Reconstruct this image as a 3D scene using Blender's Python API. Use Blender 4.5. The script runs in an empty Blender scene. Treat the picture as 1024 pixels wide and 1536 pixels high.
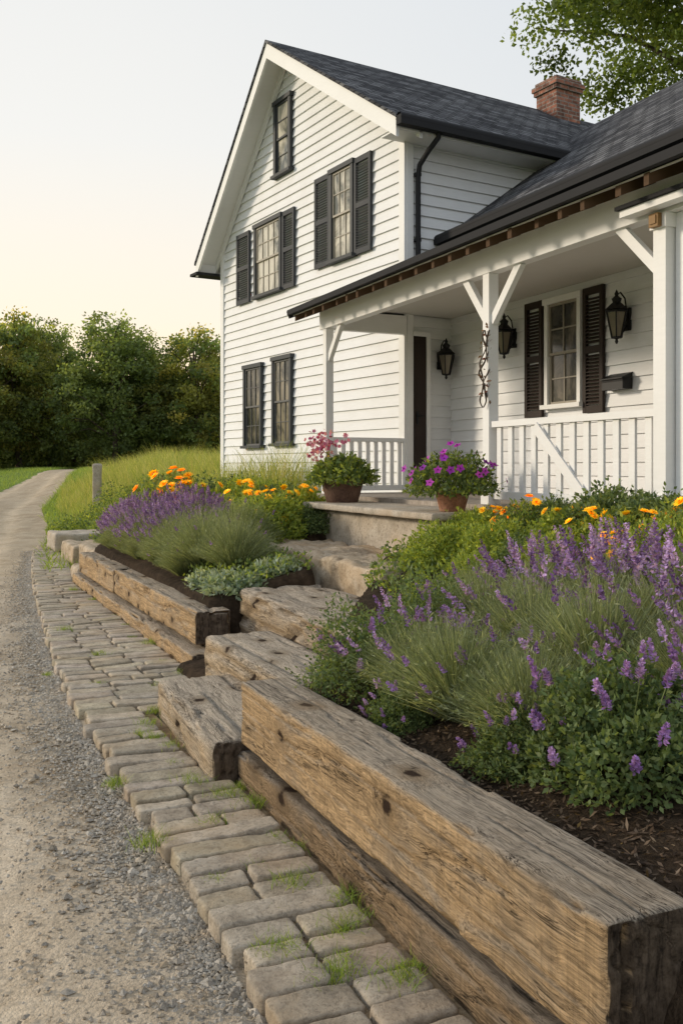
import bpy, math, numpy as np
from mathutils import Vector, Matrix
rng=np.random.default_rng(11)
COL=bpy.context.scene.collection
SC=bpy.context.scene
# ---------------------------------------------------------------- noise
def _h(i,j,k,seed):
    h=(i*374761393 ^ j*668265263 ^ k*1274126177 ^ (seed*69069+12345))&0xffffffff
    h=((h^(h>>13))*1103515245)&0xffffffff
    h=h^(h>>16)
    return h/4294967295.0
def vn(P,seed=0):
    P=np.asarray(P,float); I=np.floor(P).astype(np.int64); f=P-I; f=f*f*(3-2*f)
    r=0
    for a in(0,1):
        for b in(0,1):
            for c in(0,1):
                wt=(f[...,0] if a else 1-f[...,0])*(f[...,1] if b else 1-f[...,1])*(f[...,2] if c else 1-f[...,2])
                r=r+wt*_h(I[...,0]+a,I[...,1]+b,I[...,2]+c,seed)
    return r*2-1
def fbm(P,seed=0,o=3):
    P=np.asarray(P,float); r=0;a=1
    for q in range(o):
        r=r+a*vn(P*(2**q),seed+q*17); a*=.5
    return r/1.75
def ss(x,a,b):
    t=np.clip((np.asarray(x,float)-a)/(b-a),0,1); return t*t*(3-2*t)
def nrm(v): return v/np.maximum(np.linalg.norm(v,axis=-1,keepdims=True),1e-9)
# ---------------------------------------------------------------- mesh builder
WM={}
class MB:
    def __init__(s): s.V=[];s.L=[];s.T=[];s.M=[];s.C=[];s.S=[];s.n=0
    def add(s,V,F,mat=0,col=(1,1,1),smooth=False):
        V=np.asarray(V,float).reshape(-1,3); F=np.asarray(F,np.int64)
        if len(F)==0: return
        s.V.append(V); s.L.append((F+s.n).ravel()); m,k=F.shape
        s.T.append(np.full(m,k)); s.M.append(np.full(m,mat)); s.S.append(np.full(m,smooth))
        c=np.broadcast_to(np.asarray(col,float),(m,3)); s.C.append(np.repeat(c,k,axis=0)); s.n+=len(V)
    def quads(s,Q,mat=0,col=(1,1,1)):
        Q=np.asarray(Q,float); n,k,_=Q.shape
        s.add(Q.reshape(-1,3),np.arange(n*k).reshape(n,k),mat,col)
    def build(s,name,mats,parent=None):
        me=bpy.data.meshes.new(name)
        V=np.concatenate(s.V);L=np.concatenate(s.L);T=np.concatenate(s.T)
        me.vertices.add(len(V)); me.vertices.foreach_set('co',V.astype(np.float32).ravel())
        me.loops.add(len(L)); me.loops.foreach_set('vertex_index',L.astype(np.int32))
        me.polygons.add(len(T)); st=np.concatenate([[0],np.cumsum(T)[:-1]])
        me.polygons.foreach_set('loop_start',st.astype(np.int32))
        try: me.polygons.foreach_set('loop_total',T.astype(np.int32))
        except Exception: pass
        for m in mats: me.materials.append(m)
        me.polygons.foreach_set('material_index',np.concatenate(s.M).astype(np.int32))
        me.polygons.foreach_set('use_smooth',np.concatenate(s.S).astype(bool))
        me.update(calc_edges=True)
        ca=me.color_attributes.new('Col','FLOAT_COLOR','CORNER')
        c=np.concatenate(s.C); c=np.concatenate([c,np.ones((len(c),1))],1)
        ca.data.foreach_set('color',c.astype(np.float32).ravel())
        me.validate()
        ob=bpy.data.objects.new(name,me); COL.objects.link(ob)
        WM[ob.name]=Matrix.Identity(4)
        if parent: attach(ob,parent)
        return ob
def attach(ch,pa):
    ch.parent=pa; ch.matrix_parent_inverse=WM[pa.name].inverted()
def meta(o,label=None,cat=None,group=None,kind=None):
    if label:o['label']=label
    if cat:o['category']=cat
    if group:o['group']=group
    if kind:o['kind']=kind
    return o
def empty(name,loc,label=None,cat=None,group=None):
    e=bpy.data.objects.new(name,None); e.location=loc; e.empty_display_size=.2; COL.objects.link(e)
    WM[e.name]=Matrix.Translation(loc); return meta(e,label,cat,group)
# ---------------------------------------------------------------- frames
class Fr:
    def __init__(s,o,da,db): s.o=np.array(o,float);s.da=np.array(da,float);s.db=np.array(db,float);s.det=da[0]*db[1]-da[1]*db[0]
    def pt(s,a,b,c):
        a,b,c=np.broadcast_arrays(np.asarray(a,float),b,c)
        return np.stack([s.o[0]+s.da[0]*a+s.db[0]*b,s.o[1]+s.da[1]*a+s.db[1]*b,c],-1)
G=Fr((-.49,4.73),(-.407,.913),(.913,.407))
GA=Fr((.88,13.0),(-.511,.860),(-.860,-.511))
SI=Fr((.88,13.0),(.860,.511),(.511,-.860))
o=G.pt(0,5.4,0); WI=Fr((o[0],o[1]),(-.407,.913),(-.913,-.407))
BF=np.array([[0,3,2,1],[4,5,6,7],[0,1,5,4],[1,2,6,5],[2,3,7,6],[3,0,4,7]])
def box(mb,F,a0,a1,b0,b1,c0,c1,mat=0,col=(1,1,1)):
    a=[a0,a1,a1,a0]*2;b=[b0,b0,b1,b1]*2;c=[c0]*4+[c1]*4
    V=F.pt(a,b,c); mb.add(V,BF if F.det>0 else BF[:,::-1],mat,col)
def slab(mb,P,t,mat=0,dirn=(0,0,-1),col=(1,1,1)):
    P=np.array(P,float); Q=P+np.array(dirn)*t
    mb.add(np.concatenate([Q,P]),BF,mat,col)
def bar(mb,p0,p1,w,h,mat=0,up=(0,0,1),col=(1,1,1)):
    p0=np.array(p0,float);p1=np.array(p1,float);d=nrm(p1-p0);u=np.array(up,float)
    s=nrm(np.cross(d,u));u=np.cross(s,d)
    c=[-s*w/2-u*h/2,s*w/2-u*h/2,s*w/2+u*h/2,-s*w/2+u*h/2]
    mb.add(np.array([p0+x for x in c]+[p1+x for x in c]),BF,mat,col)
def tube(mb,pts,rad,n=8,mat=0,col=(1,1,1)):
    P=np.array(pts,float); m=len(P); rad=np.broadcast_to(np.asarray(rad,float),(m,))
    T=nrm(np.gradient(P,axis=0)); ref=np.array([.13,.31,.94]) if abs(T[0][2])<.9 else np.array([1,.1,.1])
    S=nrm(np.cross(T,ref));U=np.cross(S,T)
    an=np.arange(n)*2*math.pi/n
    V=P[:,None]+rad[:,None,None]*(S[:,None]*np.cos(an)[None,:,None]+U[:,None]*np.sin(an)[None,:,None])
    i=np.arange(m-1)[:,None]*n;j=np.arange(n)[None];k=(j+1)%n
    F=np.stack([i+j,i+k,i+n+k,i+n+j],-1).reshape(-1,4)
    mb.add(V.reshape(-1,3),F,mat,col,True)
def lathe(mb,c,prof,n=24,mat=0,col=(1,1,1),smooth=True):
    an=np.arange(n)*2*math.pi/n; pr=np.array(prof,float);m=len(pr)
    V=np.stack([c[0]+pr[:,0,None]*np.cos(an),c[1]+pr[:,0,None]*np.sin(an),c[2]+np.repeat(pr[:,1,None],n,1)],-1)
    i=np.arange(m-1)[:,None]*n;j=np.arange(n)[None];k=(j+1)%n
    F=np.stack([i+j,i+k,i+n+k,i+n+j],-1).reshape(-1,4)
    mb.add(V.reshape(-1,3),F,mat,col,smooth)
def axis(h,r,res):
    n=max(2,int(round(2*(h-r)/res))+1)
    e=[-h,-h+.12*r,-h+.4*r]
    return np.unique(np.round(np.concatenate([e,np.linspace(-h+r,h-r,n),[-x for x in e]]),6))
def gridbox(h,r,res):
    A=[axis(h[i],r,res[i]) for i in range(3)]
    Vs=[];Fs=[];n=0
    for ax in range(3):
        u,v=(ax+1)%3,(ax+2)%3
        for sg in(-1,1):
            gu,gv=np.meshgrid(A[u],A[v],indexing='ij')
            P=np.zeros(gu.shape+(3,));P[...,u]=gu;P[...,v]=gv;P[...,ax]=sg*h[ax]
            a,b=gu.shape;idx=np.arange(a*b).reshape(a,b)+n
            q=np.stack([idx[:-1,:-1],idx[1:,:-1],idx[1:,1:],idx[:-1,1:]],-1).reshape(-1,4)
            if sg<0:q=q[:,::-1]
            Vs.append(P.reshape(-1,3));Fs.append(q);n+=a*b
    V=np.concatenate(Vs);F=np.concatenate(Fs)
    U,inv=np.unique(np.round(V,5),axis=0,return_inverse=True); inv=inv.ravel()
    F=inv[F]; q=np.clip(U,-(np.array(h)-r),np.array(h)-r); d=nrm(U-q)
    return q+d*r,F,d
# ---------------------------------------------------------------- materials
def nd(nt,t,ins=None,**kw):
    n=nt.nodes.new(t)
    for k,v in kw.items(): setattr(n,k,v)
    for k,v in (ins or {}).items():
        if isinstance(v,bpy.types.NodeSocket): nt.links.new(v,n.inputs[k])
        else: n.inputs[k].default_value=v
    return n
def newmat(name):
    m=bpy.data.materials.new(name);m.use_nodes=True;nt=m.node_tree
    return m,nt,nt.nodes['Principled BSDF']
def ramp(nt,fac,stops):
    r=nt.nodes.new('ShaderNodeValToRGB');nt.links.new(fac,r.inputs[0]);e=r.color_ramp.elements
    while len(e)<len(stops): e.new(.5)
    for x,(p,c) in zip(e,stops): x.position=p;x.color=tuple(c)+((1,) if len(c)==3 else ())
    return r.outputs[0]
def mixc(nt,f,a,b,bt='MIX'):
    n=nt.nodes.new('ShaderNodeMix');n.data_type='RGBA';n.blend_type=bt
    for s,v in((0,f),(6,a),(7,b)):
        if isinstance(v,bpy.types.NodeSocket): nt.links.new(v,n.inputs[s])
        else: n.inputs[s].default_value=v if s==0 else tuple(v)+((1,) if len(v)==3 else ())
    return n.outputs[2]
def math_(nt,op,a,b=0.0,c=None):
    n=nt.nodes.new('ShaderNodeMath');n.operation=op
    for i,v in enumerate([a,b]+([c] if c is not None else [])):
        if isinstance(v,bpy.types.NodeSocket): nt.links.new(v,n.inputs[i])
        else:n.inputs[i].default_value=v
    return n.outputs[0]
def objco(nt,scale=(1,1,1)):
    t=nt.nodes.new('ShaderNodeTexCoord'); m=nd(nt,'ShaderNodeMapping',{0:t.outputs['Object'],3:scale}); return m.outputs[0],t
def mapv(nt,v,scale): return nd(nt,'ShaderNodeMapping',{0:v,3:scale}).outputs[0]
def noise(nt,vec,scale,detail=4,rough=.6,dist=0):
    return nd(nt,'ShaderNodeTexNoise',{'Vector':vec,'Scale':scale,'Detail':detail,'Roughness':rough,'Distortion':dist}).outputs[0]
def bump(nt,b,h,st,dist=.01):
    n=nd(nt,'ShaderNodeBump',{'Height':h,'Strength':st,'Distance':dist}); nt.links.new(n.outputs[0],b.inputs['Normal']); return n
def paint(name,c,rough=.5,var=.12,dirt=(.45,.42,.36),spec=.3):
    m,nt,b=newmat(name);v,t=objco(nt)
    n1=noise(nt,v,1.3,5);v2,_=objco(nt,(2,2,14));n2=noise(nt,v2,3,4)
    col=mixc(nt,ramp(nt,n1,[(.45,(0,0,0)),(.8,(var*2,)*3)]),c,dirt)
    col=mixc(nt,ramp(nt,n2,[(.35,(var*1.5,)*3),(.6,(0,0,0))]),col,tuple(x*.78 for x in c))
    nt.links.new(col,b.inputs['Base Color']);b.inputs['Roughness'].default_value=rough;b.inputs['Specular IOR Level'].default_value=spec
    bump(nt,b,n2,.25,.004);return m
def foliage(name,trans=.35,rough=.6,gain=1.15):
    m,nt,b=newmat(name);a=nd(nt,'ShaderNodeVertexColor',layer_name='Col')
    bc=mixc(nt,1.0,a.outputs[0],(gain,gain,gain),'MULTIPLY')
    nt.links.new(bc,b.inputs['Base Color']);b.inputs['Roughness'].default_value=rough
    b.inputs['Specular IOR Level'].default_value=.25
    tc=mixc(nt,1.0,a.outputs[0],(1.9,1.7,.75),'MULTIPLY')
    tr=nd(nt,'ShaderNodeBsdfTranslucent',{0:tc});mx=nd(nt,'ShaderNodeMixShader',{0:trans,1:b.outputs[0],2:tr.outputs[0]})
    nt.links.new(mx.outputs[0],nt.nodes['Material Output'].inputs[0]);return m
M_leaf=foliage('leaf_foliage',.38);M_tree=foliage('tree_foliage',.5,gain=1.1);M_petal=foliage('petal_surface',.3,gain=1.05)
M_white=paint('white_paint',(.79,.80,.81),.6);M_trim=paint('white_trim_paint',(.80,.80,.79),.55,.08)
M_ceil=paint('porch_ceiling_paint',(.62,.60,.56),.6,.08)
M_slate=paint('slate_grey_paint',(.05,.055,.06),.6,.1,(.12,.12,.11),.2)
M_lslate=paint('pale_slate_paint',(.12,.12,.12),.6,.1,(.2,.19,.17),.2)
M_shut=paint('dark_shutter_paint',(.045,.05,.057),.65,.15,(.12,.11,.10),.2)
M_brown=paint('dark_brown_paint',(.032,.022,.018),.6,.12,(.08,.06,.05),.2)
M_sash=paint('cream_sash_paint',(.30,.27,.22),.5,.1)
M_plaq=paint('brown_plaque_wood',(.26,.15,.055),.6,.3,(.1,.06,.03))
M_gutter=paint('black_gutter_metal',(.03,.03,.032),.75,.08,(.07,.065,.06),.1)
M_raft=paint('dark_rafter_wood',(.10,.062,.038),.8,.2,(.16,.12,.08),.1)
def metal():
    m,nt,b=newmat('black_iron');b.inputs['Base Color'].default_value=(.012,.012,.013,1);b.inputs['Roughness'].default_value=.5;b.inputs['Metallic'].default_value=.4
    v,_=objco(nt);bump(nt,b,noise(nt,v,60),.15,.003);return m
M_iron=metal()
def glass(name,c0,c1,c2,r=.08,spec=.5):
    m,nt,b=newmat(name);v,_=objco(nt,(1,1,.6));n=noise(nt,v,2.4,6,.65,.8)
    nt.links.new(ramp(nt,n,[(.38,c0),(.48,c1),(.58,c2)]),b.inputs['Base Color']);b.inputs['Roughness'].default_value=r
    b.inputs['IOR'].default_value=1.5;b.inputs['Specular IOR Level'].default_value=spec
    n2=noise(nt,v,1.1,1);bump(nt,b,n2,.25,.05);return m
M_glass=glass('window_glass',(.10,.105,.085),(.36,.34,.28),(.64,.60,.50))  # pale mottling paints warm sky reflections into the pane colour
M_lwglass=glass('lower_window_glass',(.025,.027,.022),(.09,.085,.065),(.24,.21,.15))  # tan patches are reflections painted into the pane colour
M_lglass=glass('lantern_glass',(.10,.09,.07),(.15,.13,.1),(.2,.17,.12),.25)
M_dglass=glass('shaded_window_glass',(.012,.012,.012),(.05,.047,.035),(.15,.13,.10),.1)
def timber(name,warm=(.60,.415,.23),gray=(.43,.375,.305),grayamt=1.0,tmax=.82,frontgray=-1.1):
    m,nt,b=newmat(name);dark=tuple(x*.32 for x in warm)
    v3,t=objco(nt);s3=nd(nt,'ShaderNodeSeparateXYZ',{0:v3})
    vv=math_(nt,'ADD',s3.outputs[1],s3.outputs[2])
    oi=nd(nt,'ShaderNodeObjectInfo');rnd=math_(nt,'MULTIPLY',oi.outputs['Random'],37.0)
    kv=nd(nt,'ShaderNodeCombineXYZ',{0:math_(nt,'MULTIPLY_ADD',s3.outputs[0],2.1,rnd),1:math_(nt,'MULTIPLY',vv,3.0)}).outputs[0]
    vo=nd(nt,'ShaderNodeTexVoronoi',{'Vector':kv,'Scale':1.0,'Randomness':.9},voronoi_dimensions='2D')
    dist=vo.outputs['Distance']
    cellr=nd(nt,'ShaderNodeSeparateColor',{0:vo.outputs['Color']}).outputs[0]
    has=math_(nt,'GREATER_THAN',cellr,.33);d2=math_(nt,'ADD',dist,math_(nt,'MULTIPLY',math_(nt,'SUBTRACT',1.0,has),2.0))
    nk=noise(nt,v3,26,4);d2=math_(nt,'MULTIPLY_ADD',nk,.13,math_(nt,'SUBTRACT',d2,.065))
    warp=ramp(nt,d2,[(0,(.06,)*3),(.12,(.04,)*3),(.42,(0,0,0))])
    lw=noise(nt,mapv(nt,v3,(1.2,2,2)),1.5,3)
    wv_=math_(nt,'ADD',warp,math_(nt,'MULTIPLY',lw,.14))
    vw=nd(nt,'ShaderNodeCombineXYZ',{0:s3.outputs[0],1:math_(nt,'ADD',s3.outputs[1],wv_),2:math_(nt,'ADD',s3.outputs[2],wv_)}).outputs[0]
    vw=nd(nt,'ShaderNodeVectorMath',{0:vw,1:nd(nt,'ShaderNodeCombineXYZ',{0:rnd}).outputs[0]},operation='ADD').outputs[0]
    g=noise(nt,mapv(nt,vw,(.7,18,18)),3,12,.75,.1)
    gf=noise(nt,mapv(nt,vw,(1.6,85,85)),2.2,7,.75,.05)
    crk=noise(nt,mapv(nt,vw,(.6,22,22)),2.0,4,.6,0)
    ck=ramp(nt,math_(nt,'ABSOLUTE',math_(nt,'SUBTRACT',crk,.5)),[(.0,(.95,)*3),(.008,(.6,)*3),(.020,(0,0,0))])
    ckm=noise(nt,mapv(nt,v3,(1.2,4,4)),1.6,2);ck=math_(nt,'MULTIPLY',ck,ramp(nt,ckm,[(.50,(0,0,0)),(.58,(1,1,1))]))
    saw=noise(nt,mapv(nt,v3,(50,3,3)),1.5,4,.7)
    col=ramp(nt,g,[(.32,dark),(.43,tuple(.68*x for x in warm)),(.52,warm),(.66,(warm[0]*1.22,warm[1]*1.25,warm[2]*1.3))])
    col=mixc(nt,ramp(nt,gf,[(.40,(.88,)*3),(.48,(.32,)*3),(.55,(0,0,0))]),col,tuple(x*.36 for x in warm))
    col=mixc(nt,1.0,col,ramp(nt,saw,[(.3,(.76,)*3),(.5,(1,)*3),(.7,(1.14,)*3)]),'MULTIPLY')
    gcol=ramp(nt,g,[(.32,tuple(x*.35 for x in gray)),(.48,gray),(.68,tuple(x*1.3 for x in gray))])
    gcol=mixc(nt,ramp(nt,gf,[(.40,(.9,)*3),(.52,(0,0,0))]),gcol,tuple(x*.34 for x in gray))
    sep=nd(nt,'ShaderNodeSeparateXYZ',{0:t.outputs['Normal']})
    big=noise(nt,v3,2.2,6,.68)
    topf=math_(nt,'MULTIPLY_ADD',sep.outputs[2],.9*grayamt,math_(nt,'MULTIPLY_ADD',big,2.4,frontgray))
    tf=ramp(nt,topf,[(.1,(0,0,0)),(.85,(tmax,)*3)])
    col=mixc(nt,tf,col,gcol)
    kh=ramp(nt,d2,[(.08,(.65,)*3),(.18,(.35,)*3),(.27,(0,0,0))]);col=mixc(nt,kh,col,tuple(x*.42 for x in warm))
    kn=ramp(nt,d2,[(.055,(.97,)*3),(.095,(0,0,0))]);col=mixc(nt,kn,col,(.032,.017,.01))
    st=ramp(nt,big,[(.55,(0,0,0)),(.75,(.5,)*3)]);col=mixc(nt,st,col,tuple(x*.38 for x in warm))
    col=mixc(nt,ck,col,(.025,.015,.010))
    ex=ramp(nt,math_(nt,'ABSOLUTE',sep.outputs[0]),[(.6,(0,0,0)),(.8,(1,1,1))])
    cr=noise(nt,mapv(nt,v3,(1,26,4)),2,6,.75,.7);cr2=noise(nt,v3,26,6,.7)
    ec=ramp(nt,cr,[(.40,(.006,.004,.003)),(.47,(.10,.07,.048)),(.7,(.25,.19,.135))]);ec=mixc(nt,.5,ec,ramp(nt,cr2,[(.35,(.035,.025,.017)),(.65,(.25,.19,.14))]))
    col=mixc(nt,ex,col,ec)
    nt.links.new(col,b.inputs['Base Color']);b.inputs['Roughness'].default_value=.9;b.inputs['Specular IOR Level'].default_value=.15
    hh=math_(nt,'ADD',math_(nt,'MULTIPLY',g,.8),math_(nt,'MULTIPLY',gf,.6))
    hh=math_(nt,'ADD',hh,math_(nt,'MULTIPLY',math_(nt,'ADD',kn,ck),-.45));bump(nt,b,hh,1.0,.020);return m
M_timber=timber('weathered_timber');M_timber2=timber('dark_weathered_timber',(.38,.265,.155),(.27,.235,.195))
M_stepm=timber('worn_step_timber',(.60,.46,.30),(.54,.47,.38),frontgray=-.95)
M_stepd=timber('rough_brown_timber',(.52,.385,.24),(.52,.45,.365),frontgray=-.95)
def stone(name,c1,c2,c3,sc=1.0,vc=True):
    m,nt,b=newmat(name);v,t=objco(nt)
    n=noise(nt,v,9*sc,8,.7);n2=noise(nt,v,60*sc,5,.75);nb=noise(nt,v,2.5*sc,3)
    col=ramp(nt,n,[(.32,c1),(.5,c2),(.70,c3)])
    col=mixc(nt,ramp(nt,n2,[(.34,(.7,)*3),(.5,(0,0,0))]),col,tuple(x*.4 for x in c2))
    col=mixc(nt,ramp(nt,nb,[(.5,(0,0,0)),(.7,(.5,)*3)]),col,(c2[0]*1.1,c2[1]*.94,c2[2]*.75))
    if vc:
        a=nd(nt,'ShaderNodeVertexColor',layer_name='Col');col=mixc(nt,1.0,col,a.outputs[0],'MULTIPLY')
    nt.links.new(col,b.inputs['Base Color']);b.inputs['Roughness'].default_value=.92;b.inputs['Specular IOR Level'].default_value=.2
    bump(nt,b,math_(nt,'ADD',n,math_(nt,'MULTIPLY',n2,.6)),1.0,.016);return m
M_cob=stone('cobble_stone',(.29,.25,.20),(.46,.405,.33),(.59,.53,.445))
M_rock=stone('rough_step_stone',(.21,.16,.105),(.46,.37,.265),(.60,.52,.415),.7)
M_conc=stone('landing_stone',(.32,.28,.22),(.46,.40,.325),(.56,.51,.43),.6)
M_grav=stone('gravel_stone',(.8,.8,.8),(.97,.96,.94),(1,1,1),2.5)
def groundmat():
    m,nt,b=newmat('ground_surface');v,t=objco(nt);a=nd(nt,'ShaderNodeVertexColor',layer_name='Col')
    n=noise(nt,v,14,8,.7);n2=noise(nt,v,.6,4);n3=noise(nt,v,90,3)
    col=mixc(nt,1.0,a.outputs[0],ramp(nt,n,[(.3,(.45,)*3),(.5,(1,)*3),(.7,(1.6,)*3)]),'MULTIPLY')
    col=mixc(nt,1.0,col,ramp(nt,n2,[(.3,(.75,.8,.8)),(.7,(1.25,1.2,1.1))]),'MULTIPLY')
    nt.links.new(col,b.inputs['Base Color']);b.inputs['Roughness'].default_value=1;b.inputs['Specular IOR Level'].default_value=.1
    bump(nt,b,math_(nt,'ADD',n,n3),1,.03);return m
M_ground=groundmat()
def roadmat():
    m,nt,b=newmat('gravel_road_surface');v,t=objco(nt)
    vo=nd(nt,'ShaderNodeTexVoronoi',{'Vector':v,'Scale':85.0});vo2=nd(nt,'ShaderNodeTexVoronoi',{'Vector':v,'Scale':190.0})
    n=noise(nt,v,1.6,6,.6);n2=noise(nt,v,30,6,.7);n4=noise(nt,v,.35,3);n5=noise(nt,mapv(nt,v,(1,.35,1)),5,6,.7)
    a=nd(nt,'ShaderNodeVertexColor',layer_name='Col')
    c=ramp(nt,n,[(.3,(.42,.335,.235)),(.5,(.53,.44,.325)),(.7,(.60,.51,.39))])
    c=mixc(nt,1.0,c,ramp(nt,n5,[(.3,(.76,)*3),(.5,(1,1,1)),(.7,(1.12,)*3)]),'MULTIPLY')
    c=mixc(nt,.35,c,mixc(nt,1.0,c,ramp(nt,nd(nt,'ShaderNodeSeparateColor',{0:vo.outputs['Color']}).outputs[0],[(0,(.55,.55,.55)),(.6,(1,1,1)),(1,(1.3,1.3,1.3))]),'MULTIPLY'))
    c=mixc(nt,ramp(nt,n2,[(.35,(.35,)*3),(.48,(0,0,0))]),c,(.24,.19,.13))
    c=mixc(nt,ramp(nt,n4,[(.45,(0,0,0)),(.6,(.3,)*3)]),c,(.46,.39,.30))
    c=mixc(nt,1.0,c,a.outputs[0],'MULTIPLY')
    nt.links.new(c,b.inputs['Base Color']);b.inputs['Roughness'].default_value=1;b.inputs['Specular IOR Level'].default_value=.05
    hh=math_(nt,'ADD',math_(nt,'MULTIPLY',vo.outputs['Distance'],-.6),math_(nt,'ADD',math_(nt,'ADD',n2,n5),math_(nt,'MULTIPLY',vo2.outputs['Distance'],-.4)));bump(nt,b,hh,.6,.010);return m
M_road=roadmat()
def shingle(name,dr):
    m,nt,b=newmat(name);t=nt.nodes.new('ShaderNodeTexCoord')
    d=nd(nt,'ShaderNodeVectorMath',{0:t.outputs['Object'],1:(dr[0],dr[1],0)},operation='DOT_PRODUCT').outputs['Value']
    z=nd(nt,'ShaderNodeSeparateXYZ',{0:t.outputs['Object']}).outputs[2]
    v=nd(nt,'ShaderNodeCombineXYZ',{0:d,1:math_(nt,'MULTIPLY',z,1.75)}).outputs[0]
    br=nd(nt,'ShaderNodeTexBrick',{'Vector':v,'Color1':(.045,.045,.05,1),'Color2':(.16,.16,.165,1),'Mortar':(.006,.006,.007,1),'Scale':1,'Mortar Size':.014,'Mortar Smooth':.3,'Bias':-.1,'Brick Width':.26,'Row Height':.15})
    n=noise(nt,t.outputs['Object'],25,5,.7);n2=noise(nt,t.outputs['Object'],1.2,4)
    c=mixc(nt,1.0,br.outputs[0],ramp(nt,n,[(.3,(.4,)*3),(.7,(1.8,)*3)]),'MULTIPLY')
    c=mixc(nt,1.0,c,ramp(nt,n2,[(.3,(.7,)*3),(.7,(1.2,)*3)]),'MULTIPLY')
    nt.links.new(c,b.inputs['Base Color']);b.inputs['Roughness'].default_value=.95;b.inputs['Specular IOR Level'].default_value=.2
    bump(nt,b,math_(nt,'ADD',math_(nt,'MULTIPLY',br.outputs['Fac'],-1.0),n),.8,.02);return m
M_sh1=shingle('asphalt_shingles',(.86,.511));M_sh2=shingle('asphalt_shingles_wing',(-.407,.913))
def brick():
    m,nt,b=newmat('red_chimney_brick');t=nt.nodes.new('ShaderNodeTexCoord');s=nd(nt,'ShaderNodeSeparateXYZ',{0:t.outputs['Object']})
    u=math_(nt,'ADD',math_(nt,'MULTIPLY',s.outputs[0],1.37),math_(nt,'MULTIPLY',s.outputs[1],-.35))
    v=nd(nt,'ShaderNodeCombineXYZ',{0:u,1:s.outputs[2]}).outputs[0]
    br=nd(nt,'ShaderNodeTexBrick',{'Vector':v,'Color1':(.34,.14,.09,1),'Color2':(.15,.07,.05,1),'Mortar':(.26,.22,.19,1),'Scale':1,'Mortar Size':.010,'Brick Width':.2,'Row Height':.075})
    n=noise(nt,t.outputs['Object'],9,6,.7);c=mixc(nt,1.0,br.outputs[0],ramp(nt,n,[(.3,(.4,)*3),(.7,(1.5,)*3)]),'MULTIPLY')
    nt.links.new(c,b.inputs['Base Color']);b.inputs['Roughness'].default_value=.95;bump(nt,b,math_(nt,'SUBTRACT',n,br.outputs['Fac']),.6,.02);return m
M_brick=brick()
def bark():
    m,nt,b=newmat('tree_bark');v,_=objco(nt,(6,6,1.5));n=noise(nt,v,3,6,.7)
    nt.links.new(ramp(nt,n,[(.3,(.03,.022,.015)),(.7,(.15,.115,.085))]),b.inputs['Base Color']);b.inputs['Roughness'].default_value=.95;bump(nt,b,n,1,.03);return m
M_bark=bark()
M_terra=stone('terracotta_clay',(.25,.12,.07),(.36,.18,.11),(.42,.23,.15),.8);M_pot=stone('brown_glazed_clay',(.085,.05,.04),(.16,.095,.07),(.21,.135,.10),.8)
def soil():
    m,nt,b=newmat('potting_soil');v,_=objco(nt);n=noise(nt,v,30,6);nt.links.new(ramp(nt,n,[(.3,(.012,.008,.006)),(.7,(.06,.04,.028))]),b.inputs['Base Color']);b.inputs['Roughness'].default_value=1;bump(nt,b,n,1,.03);return m
M_soil=soil()
def deck():
    m,nt,b=newmat('deck_boards');t=nt.nodes.new('ShaderNodeTexCoord')
    d=nd(nt,'ShaderNodeVectorMath',{0:t.outputs['Object'],1:(-.407,.913,0)},operation='DOT_PRODUCT').outputs['Value']
    f=math_(nt,'FRACT',math_(nt,'MULTIPLY',d,8));n=noise(nt,t.outputs['Object'],12,6)
    c=ramp(nt,n,[(.3,(.22,.18,.14)),(.7,(.42,.36,.30))]);c=mixc(nt,ramp(nt,f,[(.0,(1,1,1)),(.06,(0,0,0))]),c,(.02,.015,.01))
    nt.links.new(c,b.inputs['Base Color']);b.inputs['Roughness'].default_value=.7;bump(nt,b,n,.3,.01);return m
M_deck=deck()
# ---------------------------------------------------------------- terrain
def sw(X,Y): x=X+.49;y=Y-4.73;return -.407*x+.913*y,.913*x+.407*y
RY=[-6,2.84,4.13,6.3,10.8,14.2,17.45,22.7,30,45,70,110,200]
RR=[4.2,-.24,-.80,-1.75,-3.40,-4.58,-5.62,-7.1,-9.6,-13.0,-18.4,-25,-40]
RL=[-8,-8,-8,-8.2,-8.8,-9.4,-9.9,-11.2,-12.6,-15.7,-20.6,-28,-44]
def road_mask(X,Y):
    r=np.interp(Y,RY,RR)+.12;l=np.interp(Y,RY,RL)
    return ss(r-X,0,.15)*ss(X-l,0,.5)*(Y<190)
def corr(s,w):
    sc=.65+1.5*np.clip(w,0,2.2);hi=np.where(w<1.62,2.97,sc+1.15);lo=np.maximum(sc-1.15,.03)
    return ss(s-lo,0,.2)*ss(hi-s,0,np.where(w<1.62,.05,.25))*(w<2.75)*(w>-.3)
def H(X,Y):
    X=np.asarray(X,float);Y=np.asarray(Y,float);s,w=sw(X,Y)
    zf=1.15*ss(Y,15,75)+.10*ss(np.interp(Y,RY,RL)-X,.3,3)
    w0=np.interp(s,[-.05,.05,2.6,2.75,8.6,10,15,25],[.1,.3,.3,.6,.6,.9,1.1,1.0])
    soft=np.interp(s,[8.4,10,16,30],[.08,.4,2.4,6])
    zb=np.clip(.43+.21*(w-.3),.38,np.interp(s,[6,12,25],[1.12,1.3,1.4]))+.03*vn(np.stack([X*2,Y*2,0*X],-1))*(w<4)
    k=np.clip((w-w0)/soft,0,1);k=k*k*(3-2*k)
    k=k*ss(s,-3.6,-2.75)
    z=zf+(np.maximum(zb,zf)-zf)*k
    c=corr(s,w)
    return z*(1-c)+c*np.minimum(z,.02+.22*np.maximum(w,0))
def geo(a,b,f):
    r=[];st=f
    x=a
    while x<b: r.append(x); x+=st; st*=1.17
    return r+[b]
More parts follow.
